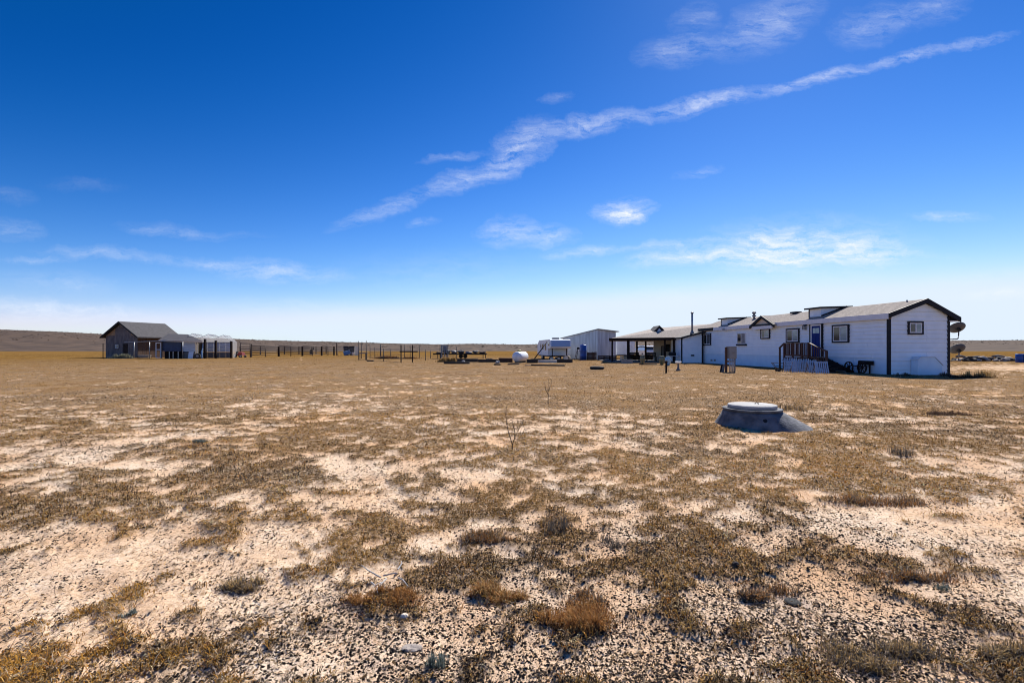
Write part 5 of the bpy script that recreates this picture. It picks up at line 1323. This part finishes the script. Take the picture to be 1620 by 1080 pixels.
def grass(ntuft, d0, d1, per, hmin, hmax, seed, spread=1.0, exponent=1.0):
    g = np.random.default_rng(seed)
    d = np.exp(g.uniform(np.log(d0), np.log(d1), ntuft)); a = np.arctan(1.22*g.uniform(-1, 1, ntuft)*1.0)
    x = d*np.tan(a); y = d
    cv = cover_at(x, y)
    keep = (g.random(ntuft) < (cv*.95+.03)) & ~blocked(x, y); x, y, cv = x[keep], y[keep], cv[keep]; n = len(x); d = y
    k1 = fbm(x, y, .35, 3, 301); k2 = fbm(x, y, 1.7, 3, 333)
    tone = np.clip(k1*1.5-.25+.35*(k2-.5)+g.normal(0, .13, n), 0, 1)
    # gold in the distance, greyer and browner near by
    fard = sstep(7, 32, d)
    pick = g.random(n)
    ci = np.where(pick < .26+.30*fard, 0, np.where(pick < .46+.30*fard, 1, np.where(pick < .62+.22*fard, 2, np.where(pick < .73+.15*fard, 3, np.where(pick < .92, 4, 5)))))
    ci = np.where((tone < .40) & (g.random(n) < .6*(1-fard*.45)), 4, ci); ci = np.where((tone > .62) & (g.random(n) < .5), 0, ci)
    col = PAL[ci]*(1+g.normal(0, .16, (n, 1)))*(1-.24*fard*1.0)[:, None]*np.interp(fbm(x, y, .42, 3, 77), [.3, .5, .7], [.58, .97, 1.28])[:, None]
    T = np.repeat(np.arange(n), per); N = len(T)
    sc = (np.maximum(y, 4)/4)**.62
    rad_ = (.022+.05*g.random(n))*spread*sc
    th = g.uniform(0, 2*np.pi, N); rr_ = rad_[T]*np.sqrt(g.random(N))
    bx_, by_ = x[T]+rr_*np.cos(th), y[T]+rr_*np.sin(th)
    hs = (hmin+(hmax-hmin)*g.random(n)**1.8)*(.55+.6*cv)
    h = hs[T]*g.uniform(.4, 1.15, N)*(np.maximum(y, 5)/5)[T]**.12
    wd = (.0034+.0022*g.random(N))*sc[T]**1.28
    az = th+g.normal(0, .9, N); lean = np.clip(g.normal(1.05, .36, N), .1, 1.5)
    return blades(bx_, by_, ground_z(bx_, by_), h, wd, az, lean, np.clip(col[T]*(1+g.normal(0, .12, (N, 1))), .01, .8))
c1, f1, k1 = grass(88000, 1.7, 11, 6, .012, .055, 5, 1.5)
gr = tinted('dry_grass', c1, f1, k1, GRASS); structure(gr, 'stuff'); tag(gr, 'short dead brown grass scattered over the sandy yard in the foreground', 'grass')
c1, f1, k1 = grass(64000, 9.5, 120, 4, .014, .052, 6, 2.0)
gr = tinted('dry_pasture_grass', c1, f1, k1, GRASS); structure(gr, 'stuff'); tag(gr, 'golden dead pasture grass stretching to the fences and buildings', 'grass')

# straw and twig litter
g = np.random.default_rng(77); n = 22000
d = np.exp(g.uniform(np.log(1.7), np.log(16), n)); x = d*1.2*g.uniform(-1, 1, n); y = d
kp = ~blocked(x, y); x, y = x[kp], y[kp]; n = len(x); dl = dark_at(x, y)
pc = np.array([(.58,.50,.38),(.36,.27,.18),(.10,.08,.065),(.17,.13,.10),(.05,.042,.036)])[np.where(g.random(n) < dl*.75, 4, g.integers(0, 4, n))]
co, f, kc = blades(x, y, ground_z(x, y)+.004, g.uniform(.02, .09, n)*(d[kp]/4)**.2, .0025*(np.maximum(y, 4)/4), g.uniform(0, 6.28, n), np.full(n, 1.45), pc, .02)
lt = tinted('straw_litter', co, f, kc, GRASS); structure(lt, 'stuff'); tag(lt, 'loose straw and twig litter lying on the sand', 'litter')

# crumbled leaf and stem litter, flat flakes
g = np.random.default_rng(55); n = 150000
d = np.exp(g.uniform(np.log(1.7), np.log(15), n)); x = d*1.2*g.uniform(-1, 1, n); y = d
kp = (g.random(n) < np.clip(fbm(x, y, 1.4, 4, 611)*2.6-.75, .06, 1)) & ~blocked(x, y); x, y = x[kp], y[kp]; n = len(x)
ln = g.uniform(.006, .022, n)*(np.maximum(y, 3.5)/3.5)**.6; wd_ = ln*g.uniform(.18, .5, n); a_ = g.uniform(0, 6.28, n)
ux, uy = np.cos(a_), np.sin(a_); tl = g.uniform(-.5, .5, n)*ln; tl2 = g.uniform(0, .7, n)*wd_; zz = ground_z(x, y)+.003
p = np.stack([x, y, zz], -1); U = np.stack([ux*ln/2, uy*ln/2, tl/2], -1); V = np.stack([-uy*wd_/2, ux*wd_/2, tl2/2], -1); lift = np.stack([0*x, 0*x, np.abs(tl)/2+tl2/2], -1)
co = np.stack([p-U-V+lift, p+U-V+lift, p+U+V+lift, p-U+V+lift], 1).reshape(-1, 3)
f = np.arange(n*4).reshape(-1, 4)
pc = np.array([(.07,.05,.035),(.12,.085,.055),(.04,.032,.026),(.24,.165,.09),(.17,.10,.045),(.34,.26,.17)])[g.choice(6, n, p=[.27,.2,.2,.15,.12,.06])]
fl_ = tinted('leaf_litter', co, f, np.repeat(pc, 4, 0), GRASS); structure(fl_, 'stuff'); tag(fl_, 'crumbs of dead leaves and stems scattered over the sandy ground', 'litter')

# dark droppings and pebbles
g = np.random.default_rng(99); n = 340000
d = np.exp(g.uniform(np.log(1.7), np.log(14), n)); x = d*1.2*g.uniform(-1, 1, n); y = d
dk = dark_at(x, y); kp = (g.random(n) < dk**1.4*.85+.02) & ~blocked(x, y); x, y = x[kp], y[kp]; n = len(x)
sz = (.0022+.0095*g.random(n)**3.4)*(np.maximum(y, 3.2)/3.2)**.45
base = np.array([(1,0,0),(0,1,0),(-1,0,0),(0,-1,0),(.2,.1,1)], float)
ang_ = g.uniform(0, 6.28, n); ca, sa = np.cos(ang_), np.sin(ang_)
v = base[None]*g.uniform(.6, 1.35, (n, 5, 1))*sz[:, None, None]; v[:, :, 2] *= .75
vx = v[:, :, 0]*ca[:, None]-v[:, :, 1]*sa[:, None]; vy = v[:, :, 0]*sa[:, None]+v[:, :, 1]*ca[:, None]
zz = ground_z(x, y)
co = np.stack([vx+x[:, None], vy+y[:, None], v[:, :, 2]+zz[:, None]-sz[:, None]*.05], -1).reshape(-1, 3)
fb_ = np.array([(0,1,4),(1,2,4),(2,3,4),(3,0,4)])
f = (np.arange(n)[:, None, None]*5+fb_[None]).reshape(-1, 3)
pc = np.array([(.020,.016,.014),(.032,.026,.022),(.06,.045,.035),(.014,.012,.012),(.10,.075,.055)])[g.integers(0, 5, n)]
pb = tinted('dark_pebbles', co, f, np.repeat(pc, 5, 0), leaf_material('dark_pebble', 0.0, .9)); structure(pb, 'stuff'); tag(pb, 'dark pebbles and droppings strewn over the foreground sand', 'pebbles')

# scrub dotted over the far ridge
g = np.random.default_rng(123); n = 7000
Dp = 330+375*g.random(n)**.6; Px = g.uniform(-900, 2600, n); x = (Px-810)/FOC*Dp; z = hill_z(Px, Dp)
s = g.uniform(.25, .62, n)*(1+.8*(g.random(n) < .05))
v = base[None]*g.uniform(.6, 1.3, (n, 5, 1))*s[:, None, None]; v[:, :, 2] *= .75; v[:, :, 0] *= 1.6
co = np.stack([v[:, :, 0]+x[:, None], v[:, :, 1]+Dp[:, None], v[:, :, 2]+z[:, None]+.1], -1).reshape(-1, 3)
f = (np.arange(n)[:, None, None]*5+fb_[None]).reshape(-1, 3)
pc = np.array([(.08,.056,.04),(.085,.058,.04),(.065,.047,.034),(.09,.062,.043)])[g.integers(0, 4, n)]
sb = tinted('ridge_scrub', co, f, np.repeat(pc, 5, 0), leaf_material('scrub_leaf', .15, .9)); structure(sb, 'stuff'); tag(sb, 'dark scrub bushes dotted over the low far ridge', 'scrub')

# single clumps one can point to
def clump(name, label, px, py, rx, ry, h, nb, cols, seed, cat='grass clump', upright=.8, grp=None, wd=.004):
    g = np.random.default_rng(seed); d = gd(py); cx, cy = gx(px, d), d
    t = g.uniform(0, 6.28, nb); q = np.sqrt(g.random(nb))
    ns_ = 7; ss = g.integers(0, ns_, nb); ox = g.uniform(-.75, .75, ns_); oy = g.uniform(-.75, .75, ns_); orad = g.uniform(.22, .6, ns_)
    x = (ox[ss]+orad[ss]*g.normal(0, .55, nb))*rx; y = (oy[ss]+orad[ss]*g.normal(0, .55, nb))*ry
    q = np.clip(np.hypot(x/rx-ox[ss], y/ry-oy[ss])/(orad[ss]+.1), 0, 1)
    hh = h*(1-.55*q**2)*g.uniform(.45, 1.15, nb)
    cc = np.array(cols)[g.integers(0, len(cols), nb)]*(1+g.normal(0, .2, (nb, 1)))
    z0 = float(ground_z(np.array([cx]), np.array([cy]))[0])
    zz = ground_z(x+cx, y+cy)-z0
    co, f, k = blades(x, y, zz, hh, wd*g.uniform(.7, 1.3, nb)*max(1, d/4), t+g.normal(0, .8, nb), np.clip(g.normal(upright, .35, nb), .05, 1.5), np.clip(cc, .01, .8))
    o = tinted(name, co, f, k, GRASS); o.location = (cx, cy, z0)
    return tag(o, label, cat, grp)
rust = [(.36,.165,.045),(.42,.21,.07),(.24,.10,.035),(.30,.18,.08)]
gold = [(.40,.25,.09),(.48,.33,.15),(.25,.16,.07)]
grey = [(.13,.11,.09),(.20,.165,.13),(.08,.068,.06)]
sage = [(.10,.13,.115),(.16,.19,.17),(.075,.095,.085),(.22,.25,.22)]
clump('grass_clump', 'large rust-orange dead grass clump in the centre foreground', 900, 980, .21, .13, .10, 2600, rust, 1)
clump('grass_clump', 'smaller orange-brown grass clump left of the large rust clump', 790, 936, .19, .10, .085, 1300, rust+gold, 2)
clump('grass_clump', 'flat rust-brown dead grass strip in the left-centre foreground', 600, 946, .23, .075, .07, 1500, rust, 3)
clump('grass_clump', 'rust-tinged clump just above the large rust clump', 925, 945, .12, .08, .08, 600, rust+grey, 4)
clump('grass_clump', 'brown flattened grass clump by the right side of the foreground sand', 1450, 915, .30, .07, .075, 1200, rust+grey, 6)
clump('grass_clump', 'wide dead olive-brown clump near the bottom right', 1390, 1040, .30, .12, .085, 1900, gold+grey, 7)
clump('grass_clump', 'dead clump at the right edge near the bottom corner', 1585, 1035, .24, .10, .08, 1300, gold+grey, 8)
clump('grass_clump', 'small grey-brown clump in the dark pebbles right of centre', 1215, 940, .20, .09, .09, 900, grey+rust, 9)
clump('grass_clump', 'golden dead clump left of the flat rust-brown strip', 385, 925, .13, .07, .08, 900, gold+grey, 41)
clump('grass_clump', 'rust-brown clump in the sand at mid right', 1395, 795, .45, .16, .10, 1500, rust+grey, 12)
clump('grass_clump', 'rust-brown flattened clump behind the centre foreground sand', 770, 850, .22, .09, .08, 1000, rust+grey, 13)
clump('sage_tuft', 'grey-green sage tuft at the bottom centre', 693, 1047, .045, .035, .08, 230, sage, 20, 'sage plant', .45)
clump('sage_tuft', 'dark green sage tuft on the bare sand at lower left', 203, 972, .04, .03, .045, 150, sage, 21, 'sage plant', .6)
clump('sage_tuft', 'low green-grey plant on the pale band at left', 315, 698, .17, .09, .08, 420, sage, 22, 'sage plant', .9)
clump('sage_tuft', 'small grey-green tuft by the lower right clump edge', 1490, 930, .05, .04, .05, 130, sage, 23, 'sage plant', .6)
clump('weed_bush', 'grey-brown dead weed bush right behind the concrete manhole cone', 1247, 648, .35, .30, .20, 260, grey+gold, 24, 'weed', .6)
clump('weed_bush', 'dark spiky dead weed in the centre of the yard', 880, 838, .11, .09, .17, 150, grey, 25, 'weed', .45)
clump('weed_bush', 'small dark dead weed right of the dark spiky weed', 960, 862, .16, .10, .08, 240, grey, 26, 'weed', .7)
clump('weed_bush', 'dead weed standing in the sand right of the manhole cone', 1420, 720, .16, .12, .17, 130, grey, 27, 'weed', .4)
clump('weed_bush', 'tall dry straw weeds at the right corner of the house', 1553, 597, .65, .35, .45, 220, gold, 28, 'weed', .35, wd=.006)
clump('weed_bush', 'dark blades standing in for the shadow strip right of the house gable', 1538, 597.5, 1.1, .22, .16, 1500, [(.05,.035,.025),(.09,.06,.04),(.03,.025,.02)], 29, 'weed', .8, wd=.006)  # shadow strip on the ground, drawn as a row of dark blades
clump('weed_bush', 'pale dry bush at the foot of the barn wall', 196, 567, 1.2, .5, .75, 1200, [(.20,.21,.15),(.28,.27,.19)], 30, 'bush', .4, wd=.004)
clump('weed_bush', 'tall golden dry weeds behind the long dark timber', 707, 572.5, .9, .4, .62, 1200, gold, 31, 'weed', .35, wd=.004)
clump('weed_bush', 'brown weeds along the back wire of the garden pen', 625, 567.5, 2.6, .4, .5, 1800, rust+grey, 32, 'weed', .5, wd=.004)
clump('weed_bush', 'small dark weed at the foot of the gable wall, left of the white box', 1428, 594.5, .4, .15, .22, 300, grey, 33, 'weed', .5)
clump('weed_bush', 'small dark weed at the foot of the gable wall, right of the white box', 1495, 595, .3, .15, .28, 260, grey, 34, 'weed', .5)
clump('weed_bush', 'brown patch of low weeds on the sand at the far right', 1490, 656, .55, .25, .12, 700, [(.10,.06,.04),(.15,.09,.06)], 35, 'weed', .9)

# bare saplings
def sapling(label, px, py, H, seed, main):
    rr0 = random.Random(seed); d = gd(py); o = thing('bare_sapling', label, 'sapling', (gx(px,d), d, float(ground_z(np.array([gx(px,d)]), np.array([d]))[0])))
    for pts, r in main:
        P_ = [Vector(p)*H for p in pts]
        b = MB(); b.tube(P_, [r*(1-.75*k/(len(P_)-1)) for k in range(len(P_))], 6); b.build('stem', M['bark'], o)
        tw = MB()
        for k in range(14):
            i_ = rr0.randrange(1, len(P_)); p = P_[i_-1].lerp(P_[i_], rr0.random())
            e = p+Vector((rr0.uniform(-.07,.07), rr0.uniform(-.07,.07), rr0.uniform(.03,.12)))*H
            tw.tube([p, p.lerp(e, .5)+Vector((0,0,.01)), e], [r*.3, r*.22, r*.1], 4)
        tw.build('twigs', M['bark'], o)
sapling('bare forked sapling standing in the pale sand at the centre', 810.5, 715, .62, 3,
    [([(0,0,-.03),(0,0,.13),(-.09,.02,.42),(-.14,.0,.66),(-.15,.01,.85),(-.14,0,1.0)], .0085), ([(0,0,.12),(.06,.01,.30),(.05,.02,.48),(.0,.04,.62),(.02,.05,.72)], .0065), ([(.06,.01,.30),(.12,.0,.45),(.20,-.02,.55),(.25,0,.62)], .005)])
sapling('thin bare sapling farther back, right of the forked one', 867, 640, .68, 4,
    [([(0,0,-.03),(.01,0,.3),(0,.01,.6),(.03,0,1.0)], .010), ([(.01,0,.35),(-.10,0,.6),(-.13,0,.85)], .007), ([(.005,0,.5),(.12,.02,.75),(.14,.02,.9)], .006)])
# pale branch litter and a flat stone
t = thing('dead_branch', 'pale bleached dead branches lying on the ground left of centre', 'branch', (gx(625,gd(915)), gd(915), .015))
for k in range(7):
    a = rnd.uniform(0, 6.28); l = rnd.uniform(.10,.24); c = Vector((rnd.uniform(-.14,.14), rnd.uniform(-.1,.1), .008))
    e = c+Vector((math.cos(a)*l, math.sin(a)*l*.7, rnd.uniform(.0,.03)))
    b = MB(); b.tube([c, c.lerp(e,.5)+Vector((rnd.uniform(-.02,.02),rnd.uniform(-.02,.02),.008)), e], [.005,.004,.002], 5); b.build('twig', M['concretepale'], t)
for k, (px, py, r, sq, m_, lab) in enumerate(((652,1022,.04,(1.3,.8,.22),'rock','flat pale tan stone at the bottom, left of the sage tuft'),(1164,900,.022,(1,1,.9),'tie','round dark clod in the pebbles right of centre'),(1172,938,.02,(1.1,1,.9),'tie','second round dark clod below the first one, right of centre'),(640,972,.022,(1,.8,.8),'cream','small cream stone below the flat rust-brown strip'))):
    d = gd(py); b = MB(); b.lump((0,0,r*sq[2]*.4), r, sq, 400+k, 2, .10); o = b.build('stone', M[m_], None); o.location = (gx(px,d), d, float(ground_z(np.array([gx(px,d)]), np.array([d]))[0])); tag(o, lab, 'stone')
# burrow mouth
d = gd(952); t = thing('burrow', 'small dark animal burrow opening in the right foreground sand', 'burrow', (gx(1254,d), d, float(ground_z(np.array([gx(1254,d)]), np.array([d]))[0])))
MB().lathe([(.15,-.02),(.11,-.002),(.075,.005),(.05,.003),(.035,-.02)], 18).build('spoil_rim', mat('burrow_soil', (.46,.34,.25), (.36,.26,.19), scale=40, rough=.95), t)
MB().lathe([(.046,.0),(.044,.012),(.001,.008)], 18).build('hole', M['black'], t)
